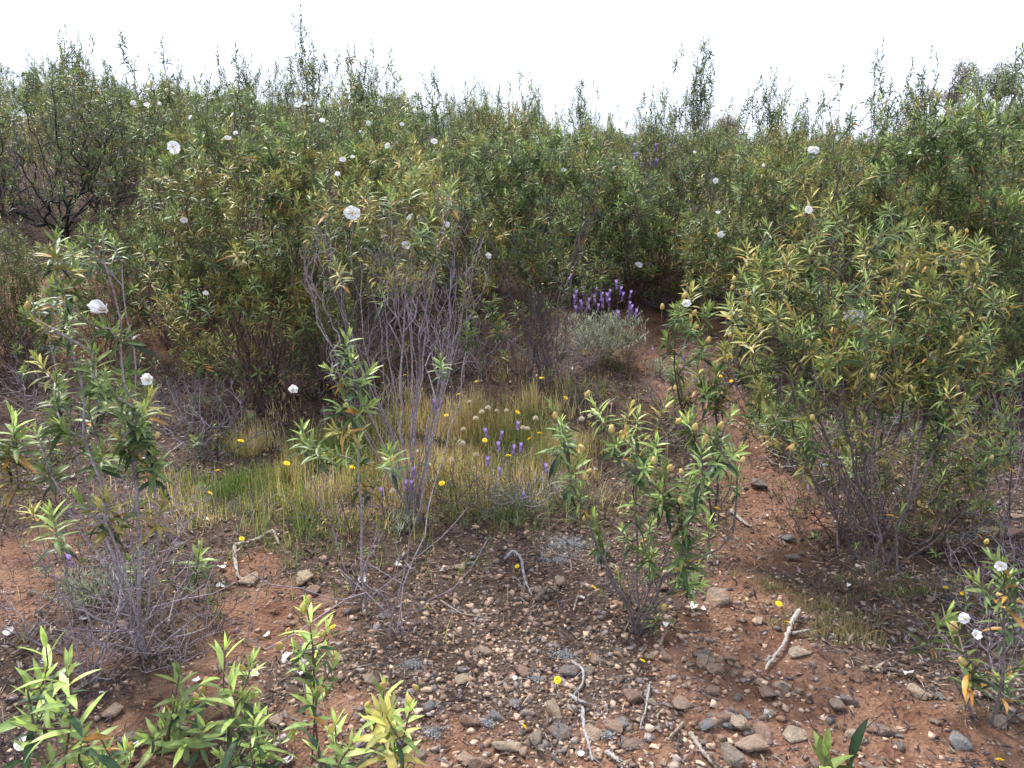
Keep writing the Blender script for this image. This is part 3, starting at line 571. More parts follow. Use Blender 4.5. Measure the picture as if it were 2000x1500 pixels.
sprig(gp(1930, 1420), [(1850, 1200, 1.2), (1865, 1240, 1.1), (1940, 1090, .9), (1965, 1120, 1), (1900, 1130, .8), (1900, 1310, .8), (1960, 1320, .9), (1990, 1300, .7), (1955, 1180, 1)], 'rockrose with orange withered leaves at the lower right edge', rg, extra=26, nmain=5, dead=.12, caps=6, bark='mid', young=1.5)
sprig(gp(1960, 1050), [(1890, 880, .9), (1830, 880, 1), (1960, 800, .9), (1930, 700, .9), (1990, 720, .9), (1975, 850, .8), (1945, 640, .8)], 'dull rockrose behind the lower right edge one', rg, extra=20, nmain=4)

# ================================================================= BACKGROUND SHRUBS
def variant(seed, h=1.5, w=.75, ntip=300, nbare=40, leggy=0, **kw):
    rg = np.random.default_rng(seed); T = []
    while len(T) < ntip + nbare:
        z = rg.random() ** .75; rr = w * (.35 + .65 * math.sin(min(1, z * 1.25 + .12) * 1.57)) * (1 if z < .8 else 1 - (z - .8) * 2.2); a = rg.random() * 6.283; r = rr * math.sqrt(rg.random() * .8 + .2) * (1 + .25 * math.sin(3 * a + seed))
        zz = h * (.22 + .78 * z) * (1 + .10 * math.sin(2 * a + seed)); 
        if vnoise(np.array([r * math.cos(a) * 5 + seed + zz * 2]), np.array([zz * 5 + r * math.sin(a) * 5]))[0] < rg.uniform(-.3, .05): continue
        T.append((r * math.cos(a), r * math.sin(a), zz))
    T = np.array(T); bare = T[ntip:] * (1, 1, .75); T = T[:ntip]
    for k in range(11):
        a = rg.random() * 6.28; r = rg.random() * w * .85; top = h * (rg.uniform(.95, 1.2) if k % 3 else rg.uniform(1.15, 1.42))
        for q in range(4): T = np.vstack([T, [r * math.cos(a) + rg.normal(0, .02), r * math.sin(a) + rg.normal(0, .02), top - q * .06]])
    for k in range(leggy):
        a = rg.random() * 6.28; r = rg.random() * w * .5; top = h * rg.uniform(1.2, 1.55)
        for q in range(9): T = np.vstack([T, [r * math.cos(a) + rg.normal(0, .035), r * math.sin(a) + rg.normal(0, .035), top - q * .07]])
    d = dict(bark='mid', ochre=.12, dark=.95); d.update(kw)
    tp, pr, rd, td = skeleton(np.vstack([T, bare]), (0, 0, -.08), rg, 26, step=.13, r0=.0018, rp=.33, baser=.2, minup=.5)
    V, q = tubes(tp, pr, rd, 3); bm = mesh('branches', V, q, M_BARK, np.repeat(bark_tint(rd, d['bark'], rg), 3, 0))
    A = Acc(); shoots(A, T, td[:len(T)], rg, 1.0, 7, .058, .10, False, d['ochre'], .03, .9, d['dark'], 1., .016); return bm, A.mesh('foliage', M_LEAF), T, td[:len(T)]
VAR = [variant(500 + k, h=1.35 + .1 * (k % 4), w=.62 + .06 * (k % 3), ntip=360 + 20 * (k % 3), nbare=60 + 35 * (k % 3), leggy=(0, 0, 1, 0, 2, 0, 0, 1, 0, 0)[k], ochre=(.12, .4, .2, .08, .15, .5, .2, .3, .08, .28)[k], bark=('mid', 'dark')[k % 2], dark=(1.15, .95, .7, .85, 1.15, 1.05, .75, 1.1, .62, 1.1)[k]) for k in range(10)]
TALL = [variant(700 + k, h=1.4, w=.34, ntip=40, nbare=25, leggy=3 + k % 2, ochre=.06, dark=.6) for k in range(3)]
def place_var(v, x, y, s, rz, label, cat='shrub', group=None):
    root = link('rockrose_shrub', None, None, (x, y, float(H(x, y)))); root.rotation_euler = (random.gauss(0, .05), random.gauss(0, .05), rz); root.scale = (s, s, s * random.uniform(.92, 1.08)); tag(root, label, cat, group)
    link('branches', v[0], root); link('foliage', v[1], root)
    c, n_ = math.cos(rz), math.sin(rz); T = v[2] * s; W = np.stack([T[:, 0] * c - T[:, 1] * n_ + x, T[:, 0] * n_ + T[:, 1] * c + y, T[:, 2] + float(H(x, y))], -1); ALLTIPS.append((root, W, None)); return root
tall_spots = [(600, 20, 9.5, 'tallest leggy rockrose spire reaching high against the white sky'), (690, 68, 9.0, 'leggy rockrose spire just right of the tallest one'), (535, 100, 11, 'airy rockrose spire just left of the tallest one'), (320, 92, 12, 'leggy rockrose standing above the left part of the skyline'), (460, 80, 12, 'thin pale rockrose spire on the skyline between two leafier ones'),
              (1345, 100, 9, 'leggy rockrose on the skyline above the leaning stems'), (1375, 120, 10, 'short-topped leggy rockrose right of the one above the leaning stems'), (1520, 108, 8.5, 'narrow dark rockrose spire standing alone on the right skyline'), (1582, 175, 9, 'lower dark spire right of the lone narrow spire'), (1760, 80, 7.5, 'tall feathery rockrose on the right skyline'),
              (1820, 95, 8, 'second feathery rockrose beside the tall one on the right'), (1990, 60, 6.5, 'tall rockrose spire at the right border of the view'), (35, 90, 9.5, 'loose leggy rockrose at the upper left corner'), (125, 38, 10, 'wispy high rockrose near the upper left corner'), (870, 118, 9, 'wispy rockrose spire over the middle of the skyline'), (955, 165, 10, 'small wispy top right of the middle spire'),
              (1045, 170, 11, 'dark leggy top on the skyline right of the middle'), (1145, 160, 12, 'slight leggy top at the low point of the skyline'), (1090, 185, 9, 'twin-tipped rockrose on the skyline left of the low point'), (1290, 170, 8.5, 'dark rockrose crest left of the leaning stems'), (210, 120, 10, 'ragged leggy rockrose above the blackened trunk')]
for k, (px, tpy, y, lab) in enumerate(tall_spots):
    q = P(px, tpy + 40, y); v = TALL[k % 3]; place_var(v, q[0], y, (P(px, tpy, y)[2] - float(H(q[0], y))) / v[2][:, 2].max(), k * 1.3, lab)
clear = [(gp(930, 480), .75), (gp(40, 500), .9), (gp(110, 490), .6), (gp(1300, 640), .8), (gp(1330, 590), .5)]
placed = []; k = 0; tries = 0; rb = random.Random(5)
while k < 268 and tries < 30000:
    tries += 1; y = 7.2 + 22 * rb.random() ** 1.15; x = rb.uniform(-1, 1) * (.66 * y + 1.2)
    if y < 7.9 and x > -4: pass
    sp = .5 + .036 * y
    if any((x - a) ** 2 + (y - b_) ** 2 < sp * sp for a, b_ in placed): continue
    if any(math.hypot(x - c[0], y - c[1]) < r for c, r in clear): continue
    ppx = 1000 + F * x / (y * .98)
    if (y < 8.6 and 860 < ppx < 1000) or (y < 7.9 and ppx < 330): continue
    placed.append((x, y)); vi = rb.randrange(10); v = VAR[vi]
    q = 1000 + F * x / y; lim = np.interp(q, [-200, 0, 300, 500, 700, 900, 1100, 1200, 1450, 1650, 1750, 1900, 2200], [120, 135, 172, 185, 200, 222, 240, 256, 262, 272, 250, 215, 190]) + rb.uniform(-12, 32)
    smax = (P(q, lim, y)[2] - float(H(x, y))) / np.percentile(v[2][:, 2], 93)
    place_var(v, x, y, max(.35, min(rb.uniform(.72, 1.08), smax)), rb.random() * 6.28, '%s rockrose bush on the far slope %s' % (LOOK[vi], beyond(x, y)) if y > 15 else '%s rockrose bush on the middle slope %s' % (LOOK[vi], beyond(x, y)), group='distant rockroses on the far slope' if y > 15 else 'rockroses crowding the middle slope'); k += 1
# side shrubs just out of view so that a step aside still shows slope
for x, y, s in [(-3.9, 4.6, 1), (4.0, 4.2, .9), (-4.3, 3.2, .9), (4.9, 5.6, 1), (-5.6, 5.6, 1)]:
    place_var(VAR[int(y * 3) % 10], x, y, s, x, 'rockrose bush just beyond the border of the clearing', group='rockroses beyond the borders of the view')

# ================================================================= UNDERSTORY
def twiggy(seed, h, w, n, bark, nleaf=0):
    rg = np.random.default_rng(seed); a = rg.random(n) * 6.28; r = w * np.sqrt(rg.random(n)); T = np.stack([r * np.cos(a), r * np.sin(a), h * rg.uniform(.35, 1, n) * (1 - .3 * (r / w) ** 2)], -1)
    tp, pr, rd, td = skeleton(T, (0, 0, -.02), rg, 9, step=.05, r0=.0011, baser=.05, jit=.008, minup=.05); V, q = tubes(tp, pr, rd, 3); bm = mesh('branches', V, q, M_BARK, np.repeat(bark_tint(rd, bark, rg), 3, 0)); fm = None
    if nleaf: A = Acc(); shoots(A, T[:nleaf], td[:nleaf], rg, .6, 5, .06, .10, False, .15, .05, 1, .9); fm = A.mesh('foliage', M_LEAF)
    return bm, fm
TW = [twiggy(900 + k, .32 + .06 * k, .22 + .03 * k, 110 + 15 * k, ('burnt', 'grey', 'mid', 'dark', 'grey')[k], (0, 0, 14, 22, 6)[k]) for k in range(5)]
UND = [(x_, y_, s_) for x_, y_, s_ in [(40, 960, .8), (110, 1010, .8), (210, 1060, .8), (330, 1060, .7), (140, 1150, .7), (350, 1300, .6), (60, 1250, .6), (420, 1230, .5), (110, 900, 1), (200, 830, 1), (310, 790, 1), (380, 820, 1), (470, 830, .9), (660, 760, 1), (720, 740, 1), (820, 740, 1), (1290, 800, .8), (1360, 900, .7), (1560, 1040, .7), (1880, 1190, .6), (1990, 1120, .7), (1690, 1150, .5), (1130, 800, .7), (690, 1060, .6), (620, 1020, .6), (500, 1020, .6), (900, 1020, .6)]] + [(290, 1275, 1.0), (240, 1200, .8), (330, 1230, .7), (180, 1330, .7), (390, 900, .9), (430, 860, .8), (330, 850, .9), (560, 790, 1.2), (620, 780, 1.2), (520, 760, 1.3), (440, 760, 1), (880, 730, 1), (940, 740, 1), (1010, 750, 1.1), (1100, 745, 1), (1150, 720, .9), (1220, 720, .7), (40, 720, 1.1), (110, 700, .8), (190, 690, .8), (260, 660, 1.2), (330, 680, 1.1), (60, 800, 1), (140, 840, 1), (380, 720, 1),
       (230, 560, .8), (1380, 780, .9), (1460, 820, .8), (1540, 880, .9), (1590, 960, .9), (1250, 1215, .55), (1230, 1180, .6), (1640, 1060, .8), (1760, 1080, .9), (1720, 1020, 1), (1820, 1000, .9), (1900, 950, 1), (1960, 900, 1), (1850, 1090, .7), (1950, 1350, .8), (1980, 1260, .8), (870, 1000, .8), (960, 1010, .7), (1030, 1010, .7), (1110, 1000, .6), (760, 1010, .8), (710, 1170, .45), (780, 1240, .45), (1300, 620, 1), (1240, 560, 1.2), (1000, 470, 1), (880, 520, 1), (1450, 620, 1.2), (1530, 700, 1.1), (1600, 760, 1.1), (1780, 850, 1.1), (1700, 900, 1.1), (280, 540, 1.2)]
for k, (px, py, s) in enumerate(UND):
    g = gp(px, py); v = TW[(k * 3 + k // 5) % 5]; root = link('twiggy_bush', None, None, g); root.rotation_euler = (0, 0, k * 1.9); root.scale = (s, s, s)
    tag(root, ('low tangle of blackish twigs ', 'low bush of fine bare grey twigs ', 'sparsely leaved brown twiggy bush ', 'leafy dark twiggy bush ', 'taller bush of pale grey twigs ')[(k * 3 + k // 5) % 5] + where(g[0], g[1]), 'shrub', 'low twiggy bushes under the rockroses'); link('branches', v[0], root)
    if v[1]: link('foliage', v[1], root)
for k, (px, py, s) in enumerate([(330, 660, .62), (215, 700, .55), (40, 690, .55), (400, 640, .65), (1540, 690, .85), (1640, 720, .8), (1780, 720, .8), (1500, 600, .8), (1990, 680, .8), (780, 640, .8), (1160, 610, .7), (430, 560, .9), (1420, 600, .75), (1900, 640, .9), (700, 600, .9), (20, 700, .45), (1120, 560, .8), (1360, 620, .5), (640, 740, .5), (1850, 820, .5), (905, 610, .6), (965, 570, .55), (870, 560, .75), (940, 425, .7), (985, 500, .6), (1000, 430, .8), (890, 440, .7), (1350, 540, .7), (880, 470, .6), (620, 700, .6), (1950, 760, .6)]):
    g = gp(px, py); place_var(VAR[(k * 3) % 10], g[0], g[1], s, k * 1.7, 'smaller %s rockrose %s' % (LOOK[(k * 3) % 10], where(g[0], g[1])), group='smaller rockroses between the large ones')

# ================================================================= HORIZON TREES
def tree(px, topy, y, w, label, col, seed):  # crown colour is paled to stand in for glare from the bright sky
    rg = np.random.default_rng(seed); x = P(px, topy + 20, y)[0]; z0 = float(H(x, y)); top = P(px, topy, y)[2] - z0; T = []
    lobes = [(rg.normal(0, w * .4), rg.normal(0, w * .4), top * rg.uniform(.45, .88), w * rg.uniform(.28, .48)) for _ in range(9)] + [(0, 0, top * .84, w * .4)]
    for lx, ly, lz, lr in lobes:
        for _ in range(60):
            v = nrm(rg.normal(0, 1, 3)) * lr * rg.random() ** .35; T.append((lx + v[0], ly + v[1], min(top, lz + v[2] * .7)))
    T = np.array(T); root = link('holm_oak_tree', None, None, (x, y, z0)); tag(root, label, 'tree')
    tp, pr, rd, td = skeleton(T, (0, 0, -.2), rg, 4, step=.35, r0=.006, baser=.1, minup=.1, jit=.03); V, q = tubes(tp, pr, rd, 5)
    link('trunk', mesh('trunk', V, q, M_BARK, np.repeat(bark_tint(rd * .1, 'mid', rg), 5, 0)), root)
    n = len(T) * 6; b = np.repeat(T, 6, 0) + rg.normal(0, .11, (n, 3)); A = Acc()
    A.add(*leaves(b, nrm(rg.normal(0, 1, (n, 3))), nrm(rg.normal(0, 1, (n, 3)) + (0, 0, .8)), rg.uniform(.05, .09, n), np.full(n, .018), np.full(n, .1), np.full(n, .2), np.array(col) * rg.uniform(.6, 1.4, (n, 1)), st=(0, .5, 1), ws=(.3, 1, .1)))
    link('crown', A.mesh('crown', M_LEAF), root)
tree(765, 170, 33, 1.1, 'small rounded grey-green tree far off on the skyline', (.20, .22, .17), 1)
tree(1415, 218, 30, .85, 'small brownish tree on the skyline right of centre', (.30, .24, .19), 2)
tree(1888, 92, 30, .95, 'pale tree with a high tufted crown on the right skyline', (.32, .30, .26), 3)
tree(1970, 130, 24, 1.1, 'thin-crowned tree at the upper right border', (.30, .34, .27), 4)
0 and tree(1720, 165, 27, 1.0, 'low faint tree left of the high tufted one', (.28, .33, .24), 5)

# ================================================================= WHITE FLOWERS on the shoots nearest to where they are seen
FLOW = [(688, 417, 1.1), (662, 343, .8), (670, 312, .8), (690, 308, .7), (720, 240, .8), (705, 258, .7), (630, 240, .8), (583, 205, .8), (598, 203, .6), (338, 287, 1), (445, 270, .8), (460, 262, .7), (360, 430, .9), (757, 285, .8), (825, 425, .8), (792, 480, .8), (870, 445, .9), (953, 500, .9), (1101, 334, .8), (1590, 290, 1.1), (1398, 353, .9), (1405, 463, 1), (1247, 518, 1), (1338, 593, .9), (1668, 613, 1.25), (1823, 695, .9), (205, 607, .95), (403, 572, .7), (290, 742, .8), (258, 200, .9), (287, 205, .9), (315, 206, .9), (1402, 415, .6), (1357, 298, .6), (848, 275, .7), (785, 243, .7), (571, 763, .8), (1955, 1105, .6), (1905, 1240, .6), (1885, 1208, .6), (533, 468, .6), (1493, 325, .6), (800, 425, .5), (455, 225, .6), (370, 228, .6), (1578, 410, .7), (1780, 300, .5)]
RT = [(r, *proj(W)[:3], W) for r, W, _ in ALLTIPS]; rf = random.Random(11)
for k, (px, py, s) in enumerate(FLOW):
    best = None
    for r, ax, ay, dp, W in RT:
        d2 = np.hypot(ax - px, ay - py); c = d2 * .02 + dp * .35 + np.where(d2 > 45, 50, 0); c = np.where(dp < 1.6, 99, c); j = int(np.argmin(c))
        if best is None or c[j] < best[0]: best = (c[j], r, W[j], dp[j])
    _, r, wpt, dep = best; y = wpt[1] - (.2 if px == 1668 else .11); p = P(px, py, y); sc = s
    f = link('flower', FL[k * 2 % 5][0]); f.location = p; st = link('stamens', FL[k * 2 % 5][1], f); sc *= 1.0
    sc *= (.82 if s > .93 else .62); tilt = rf.uniform(.7, 1.35); f.rotation_euler = (tilt, rf.gauss(0, .35), rf.gauss(0, .5)); f.rotation_euler = (1.15, .1, .1) if k == 0 else f.rotation_euler; f.scale = (sc, sc * rf.uniform(.7, 1), sc)
    q = np.array([wpt - np.array([0, 0, .03]), (wpt + p) / 2, p - np.array([0, -.004, .004])]); V, qd = tubes(q - p, [-1, 0, 1], np.array([.0014, .0013, .0018]), 4)
    m = mesh('pedicel', V, qd, M_LEAF, (.16, .17, .07)); pe = link('pedicel', m, None, p)
    bpy.context.view_layer.update()
    for o in (f, pe): mw = o.matrix_basis.copy(); o.parent = r; o.matrix_parent_inverse = r.matrix_world.inverted()

# ================================================================= FALLEN PETALS
def petal_mesh(seed):
    r = np.random.default_rng(seed); g = 7; uu, vv = np.meshgrid(np.linspace(-1, 1, g), np.linspace(0, 1, g)); wdt = .017 * np.sin((vv * .86 + .1) * math.pi * .62)
    z = .007 * uu ** 2 + .004 * np.sin(vv * 4 + seed) + r.normal(0, .0012, uu.shape); i = (np.arange(g - 1)[:, None] * g + np.arange(g - 1)[None]).ravel()
    T = np.full((g * g, 3), .84); T[((np.abs(uu) < .3) & (vv > .1) & (vv < .3)).ravel()] = (.5, .4, .3)
    return mesh('petal', np.stack([uu * wdt, vv * .036 - .018, z], -1).reshape(-1, 3), np.stack([i, i + 1, i + g + 1, i + g], -1), M_PETAL, T, True)
PM = [petal_mesh(k) for k in range(4)]
PET = [(432, 1115, 1, 'white petal right of the bent grey stick'), (433, 1152, 1, 'white petal just below the one by the bent stick'), (707, 1138, 1.2, 'upright white petal against the bare grey stem'), (778, 1108, .8, 'small round white petal on dark litter'), (563, 1293, 1.3, 'large folded white petal among the yellow buds'), (588, 1322, .8, 'narrow white petal caught under the budding sprout'),
       (497, 1325, 1, 'pinkish white petal left of the large folded one'), (480, 1378, 1, 'white petal on red soil by the foreground sprouts'), (47, 1463, 1.5, 'big white petal at the lower left corner'), (20, 1240, 1, 'white petal at the left border'), (165, 1215, .9, 'white petal at the foot of the left grey stem'), (280, 1064, .9, 'white petal under the left row of rosettes'), (1773, 1323, .9, 'curled white petal on dark litter at the lower right'), (1300, 1228, .7, 'tiny white petal right of the low sparse rockrose'),
       (655, 1440, 1, 'white petal behind the small pale sprout'), (565, 1494, 1, 'white petal at the bottom border'), (262, 1470, 1, 'white petal between two bottom sprouts'), (312, 1467, 1, 'white petal under the broad-leaved sprout'), (876, 1248, .6, 'lone white fleck in the middle gravel'), (140, 936, 1.3, 'white petals clump on the left slope'), (1678, 1000, .7, 'white petal at the base of the large right shrub'), (208, 920, .9, 'white petal beneath the left straggly rockrose')]
for k, (px, py, s, lab) in enumerate(PET):
    g = gp(px, py); o = link('fallen_petal', PM[k % 4], None, g + np.array([0, 0, .012])); s *= .95; o.scale = (s, s, s); o.rotation_euler = (rf.uniform(-.2, .7), rf.gauss(0, .3), rf.random() * 6.28); tag(o, lab, 'petal')
for k in range(55):
    px = rf.uniform(40, 1960); py = rf.choice([rf.uniform(690, 800), rf.uniform(690, 1000), rf.uniform(1000, 1480)]); g = gp(px, py)
    o = link('fallen_petal', PM[k % 4], None, g + np.array([0, 0, .008])); s = rf.uniform(.45, .85); o.scale = (s, s, s); o.rotation_euler = (rf.gauss(0, .3), rf.gauss(0, .3), rf.random() * 6.28); tag(o, 'small white petal fallen ' + where(g[0], g[1]), 'petal', 'small petals strewn over the ground')

# ================================================================= YELLOW FLOWERS, SEED HEADS, LAVENDER
def yellow_head():
    A = Acc(); r = np.random.default_rng(2)
    for k in range(14):
        a = k * 6.283 / 14; n = 1; d = np.array([[math.cos(a), math.sin(a), .18]]); A.add(*leaves(np.zeros((1, 3)), d, np.array([[0, 0, 1.]]), np.array([.0125]), np.array([.0026]), np.array([.1]), np.array([.2]), np.array([[.85, .66, .02]]), st=(0, .5, 1), ws=(.5, 1, .6)))
    for k in range(9):
        a = k * .7; d = np.array([[math.cos(a), math.sin(a), .9]]); A.add(*leaves(np.zeros((1, 3)), d, np.array([[0, 0, 1.]]), np.array([.007]), np.array([.002]), np.array([.1]), np.array([.2]), np.array([[.85, .55, .01]]), st=(0, .5, 1), ws=(.5, 1, .6)))
    return A.mesh('yellow_head', M_PETAL)
def fuzz_head():
    r = np.random.default_rng(5); n = 220; d = nrm(r.normal(0, 1, (n, 3))); d = d[d[:, 2] > -.55]; n = len(d); A = Acc(); V, T = ball(.003, 1)
    A.add(*leaves(np.zeros((n, 3)), d, nrm(r.normal(0, 1, (n, 3))), r.uniform(.009, .0125, n), np.full(n, .0009), np.zeros(n), np.zeros(n), np.tile([.62, .56, .44], (n, 1)), st=(0, .7, 1), ws=(.3, .5, 1.2))); return A.mesh('seed_head', M_FUZZ)
def spike_mesh():
    r = np.random.default_rng(6); A = Acc(); n = 120; z = r.uniform(0, .03, n); a = r.random(n) * 6.28; b = np.stack([.003 * np.cos(a), .003 * np.sin(a), z], -1)
    A.add(*leaves(b, nrm(np.stack([np.cos(a), np.sin(a), np.full(n, .5)], -1)), np.tile([0, 0, 1.], (n, 1)), r.uniform(.003, .0055, n), np.full(n, .002), np.zeros(n), np.zeros(n), np.array([.25, .16, .40]) * r.uniform(.6, 1.5, (n, 1)), st=(0, .5, 1), ws=(.5, 1, .4)))
    n = 6; a = np.arange(n) * 1.05; A.add(*leaves(np.tile([0, 0, .028], (n, 1)), nrm(np.stack([np.cos(a) * .5, np.sin(a) * .5, np.ones(n)], -1)), np.stack([np.cos(a), np.sin(a), -.5 * np.ones(n)], -1), np.full(n, .022), np.full(n, .0042), np.full(n, .1), np.full(n, .2), np.array([.46, .33, .68]) * r.uniform(.8, 1.2, (n, 1)), st=(0, .5, 1), ws=(.4, 1, .5)))
    return A.mesh('lavender_spike', M_PETAL)
YH, FH, SM = yellow_head(), fuzz_head(), spike_mesh()
def stalk(name, px, py, dpy, head, hname, label, cat, group, s, tilt, col, rad=.0012):
    g = gp(px, py + dpy); p = P(px, py, g[1]); p[2] = max(p[2], g[2] + .015); g = g + np.array([rf.gauss(0, .01), 0, 0])
    root = link(name, None, None, g); tag(root, label, cat, group)
    q = np.array([[0, 0, -.005], (p - g) * .5 + [rf.gauss(0, .006), 0, .004], p - g]); V, qd = tubes(q, [-1, 0, 1], np.array([rad] * 3), 4); link('stem', mesh('stem', V, qd, M_GRASS, col), root)
    h = link(hname, head, root, p - g); h.scale = (s, s, s); h.rotation_euler = (tilt + rf.gauss(0, .2), rf.gauss(0, .25), rf.random() * 6); return root
YEL = [(790, 733), (895, 770), (1011, 805), (1105, 777), (1057, 738), (1153, 828), (1054, 846), (993, 890), (757, 884), (863, 944), (688, 913), (947, 860), (1034, 857), (872, 811), (470, 861), (639, 752), (425, 919), (1428, 744), (1407, 735), (1502, 730), (1401, 993), (472, 1052), (650, 1224), (1010, 1106), (1160, 1147), (1153, 1279), (1255, 1290), (1089, 1328), (1023, 1418), (1521, 1179), (1537, 1215), (1847, 1148), (1882, 1159), (1952, 1484), (410, 963), (560, 905), (1180, 760), (930, 745), (1250, 770), (6, 909)]
YL = {(993, 890): 'brightest yellow flower in the centre of the clearing', (863, 944): 'yellow flower just right of the bare grey trunk', (757, 884): 'yellow flower just left of the bare grey trunk', (1401, 993): 'yellow flower on a taller stem at the path border', (1089, 1328): 'yellow flower low in the gravel near the forked stick', (1023, 1418): 'lowest yellow flower in the gravel', (1153, 1279): 'yellow flower above the forked bleached stick', (1255, 1290): 'yellow flower on a thin stem by the path edge', (472, 1052): 'yellow flower above the bent grey stick', (1882, 1159): 'yellow flower on the right beside the withered leaves', (1847, 1148): 'smaller yellow flower left of the one by withered leaves', (1952, 1484): 'yellow flower at the bottom right corner', (650, 1224): 'yellow flower behind the yellow buds', (1160, 1147): 'yellow flower left of the low sparse rockrose', (1537, 1215): 'yellow flower at the tip of the thick bleached branch', (1521, 1179): 'yellow flower above the thick bleached branch', (1010, 1106): 'yellow flower against the curved white branch'}
for px, py in YEL:
    ing = py < 1000; stalk('yellow_daisy', px, py, rf.uniform(85, 125) if ing else (rf.uniform(15, 40)), YH, 'flower_head', YL.get((px, py), 'small yellow flower ' + where(*gp(px, min(py + 60, 1490))[:2])), 'flower', None if (px, py) in YL else 'yellow flowers dotted through the clearing', rf.uniform(.75, 1.05) * (1.3 if ing and py > 770 else 1.0), .45, (.16, .2, .06))
for px, py in [(941, 804), (953, 797), (970, 802), (989, 802), (929, 817), (903, 866), (1021, 835), (1030, 837), (1136, 818), (1152, 812), (767, 958), (817, 882), (930, 888), (883, 898), (917, 785), (1046, 817), (905, 838)]:
    stalk('seed_head_plant', px, py, rf.uniform(95, 135), FH, 'seed_head', 'fluffy beige seed head on a dry reddish stem in the clearing', 'seed head', 'fluffy seed heads in the clearing', rf.uniform(.9, 1.35), 0, (.34, .20, .10))
def lavender(base, spikes, label, nsh, spread, hgt, lavy=0, col=(.34, .38, .27), s0=1.):
    r = np.random.default_rng(int(abs(base[0] * 1000)) + 3); root = link('lavender_plant', None, None, base); tag(root, label, 'lavender')
    T = np.stack([r.normal(0, spread, nsh), r.normal(0, spread, nsh), hgt * r.uniform(.45, 1, nsh)], -1); sp = np.array([P(a, c, base[1] + r.normal(0, spread * .5)) - base for a, c in spikes]); sp[:, 2] = np.maximum(sp[:, 2], .08)
    al = np.vstack([T, sp - [0, 0, .02]]); tp, pr, rd, td = skeleton(al, (0, 0, -.02), r, 12, step=.06, r0=.0010, baser=.05, jit=.004, minup=.3); V, q = tubes(tp, pr, rd, 3)
    link('stems', mesh('stems', V, q, M_BARK, np.tile([.17, .17, .12], (len(V), 1))), root)
    A = Acc(); n = nsh
    for k in range(13):
        f = k / 12; c = T - td[:n] * (.11 * f) + r.normal(0, .004, (n, 3)); az = r.random(n) * 6.28; d = nrm(np.stack([np.cos(az), np.sin(az), np.full(n, 1.5 - .5 * f)], -1)); up = np.stack([-np.cos(az), -np.sin(az), np.ones(n)], -1)
        A.add(*leaves(c, d, up, r.uniform(.018, .034, n), np.full(n, .0017), np.full(n, .1), np.full(n, .4), np.array(col) * r.uniform(.7, 1.35, (n, 1)), st=(0, .5, 1), ws=(.5, 1, .3)))
    link('foliage', A.mesh('foliage', M_LEAF), root)
    for q in sp:
        o = link('flower_spike', SM, root, q - [0, 0, .02]); s = r.uniform(.85, 1.2) * s0; o.scale = (s, s, s); o.rotation_euler = (r.normal(0, .15), r.normal(0, .15), r.random() * 6)
r2 = random.Random(9)
lavender(gp(1175, 712), [(r2.uniform(1112, 1245), r2.gauss(590, 20)) for _ in range(22)] + [(1140, 572), (1125, 580), (1165, 570), (1190, 575), (1215, 583), (1230, 612), (1240, 615)], 'big grey-green lavender clump crowned with purple spikes', 270, .12, .36, s0=1.25)
lavender(gp(1290, 735), [(1272, 685), (1332, 703), (1300, 700)], 'small lavender tuft right of the big clump', 40, .06, .12)
lavender(gp(1000, 1015), [(1010, 832), (952, 848), (977, 851), (975, 875), (1017, 875), (1003, 882), (952, 904), (977, 925), (1069, 917), (1024, 970)], 'dark lavender with scattered purple spikes in the clearing', 110, .10, .14, col=(.10, .13, .07), s0=1.0)
lavender(gp(1115, 985), [(1092, 830), (1121, 868), (1138, 914), (1110, 900)], 'lavender with few spikes behind the low sparse rockrose', 70, .08, .12, col=(.10, .13, .07))
lavender(gp(785, 1040), [(772, 931), (748, 963), (793, 951), (804, 951), (807, 926), (850, 792)], 'slight lavender at the foot of the bare grey trunk', 14, .05, .08)
lavender(gp(185, 1180), [(140, 1100)], 'grey-green herb tuft under the left rosettes', 60, .07, .14)
lavender(np.array([*P(1160, 350, 6.6)[:2], float(H(P(1160, 350, 6.6)[0], 6.6))]), [(1155, 330), (1160, 340), (1165, 328), (1158, 350), (1150, 345), (1168, 345)], 'lavender spikes showing high between rockroses', 10, .05, .9, s0=1.3)
lavender(np.array([*P(1275, 330, 7.6)[:2], float(H(P(1275, 330, 7.6)[0], 7.6))]), [(r2.uniform(1235, 1310), r2.uniform(285, 325)) for _ in range(14)], 'faded pale lavender near the skyline', 20, .12, .9, s0=1.4)
lavender(np.array([*P(1785, 340, 5.2)[:2], float(H(P(1785, 340, 5.2)[0], 5.2))]), [(1783, 318), (1788, 326), (1780, 330)], 'lavender spikes glimpsed in the dark right shrub', 8, .04, .9)

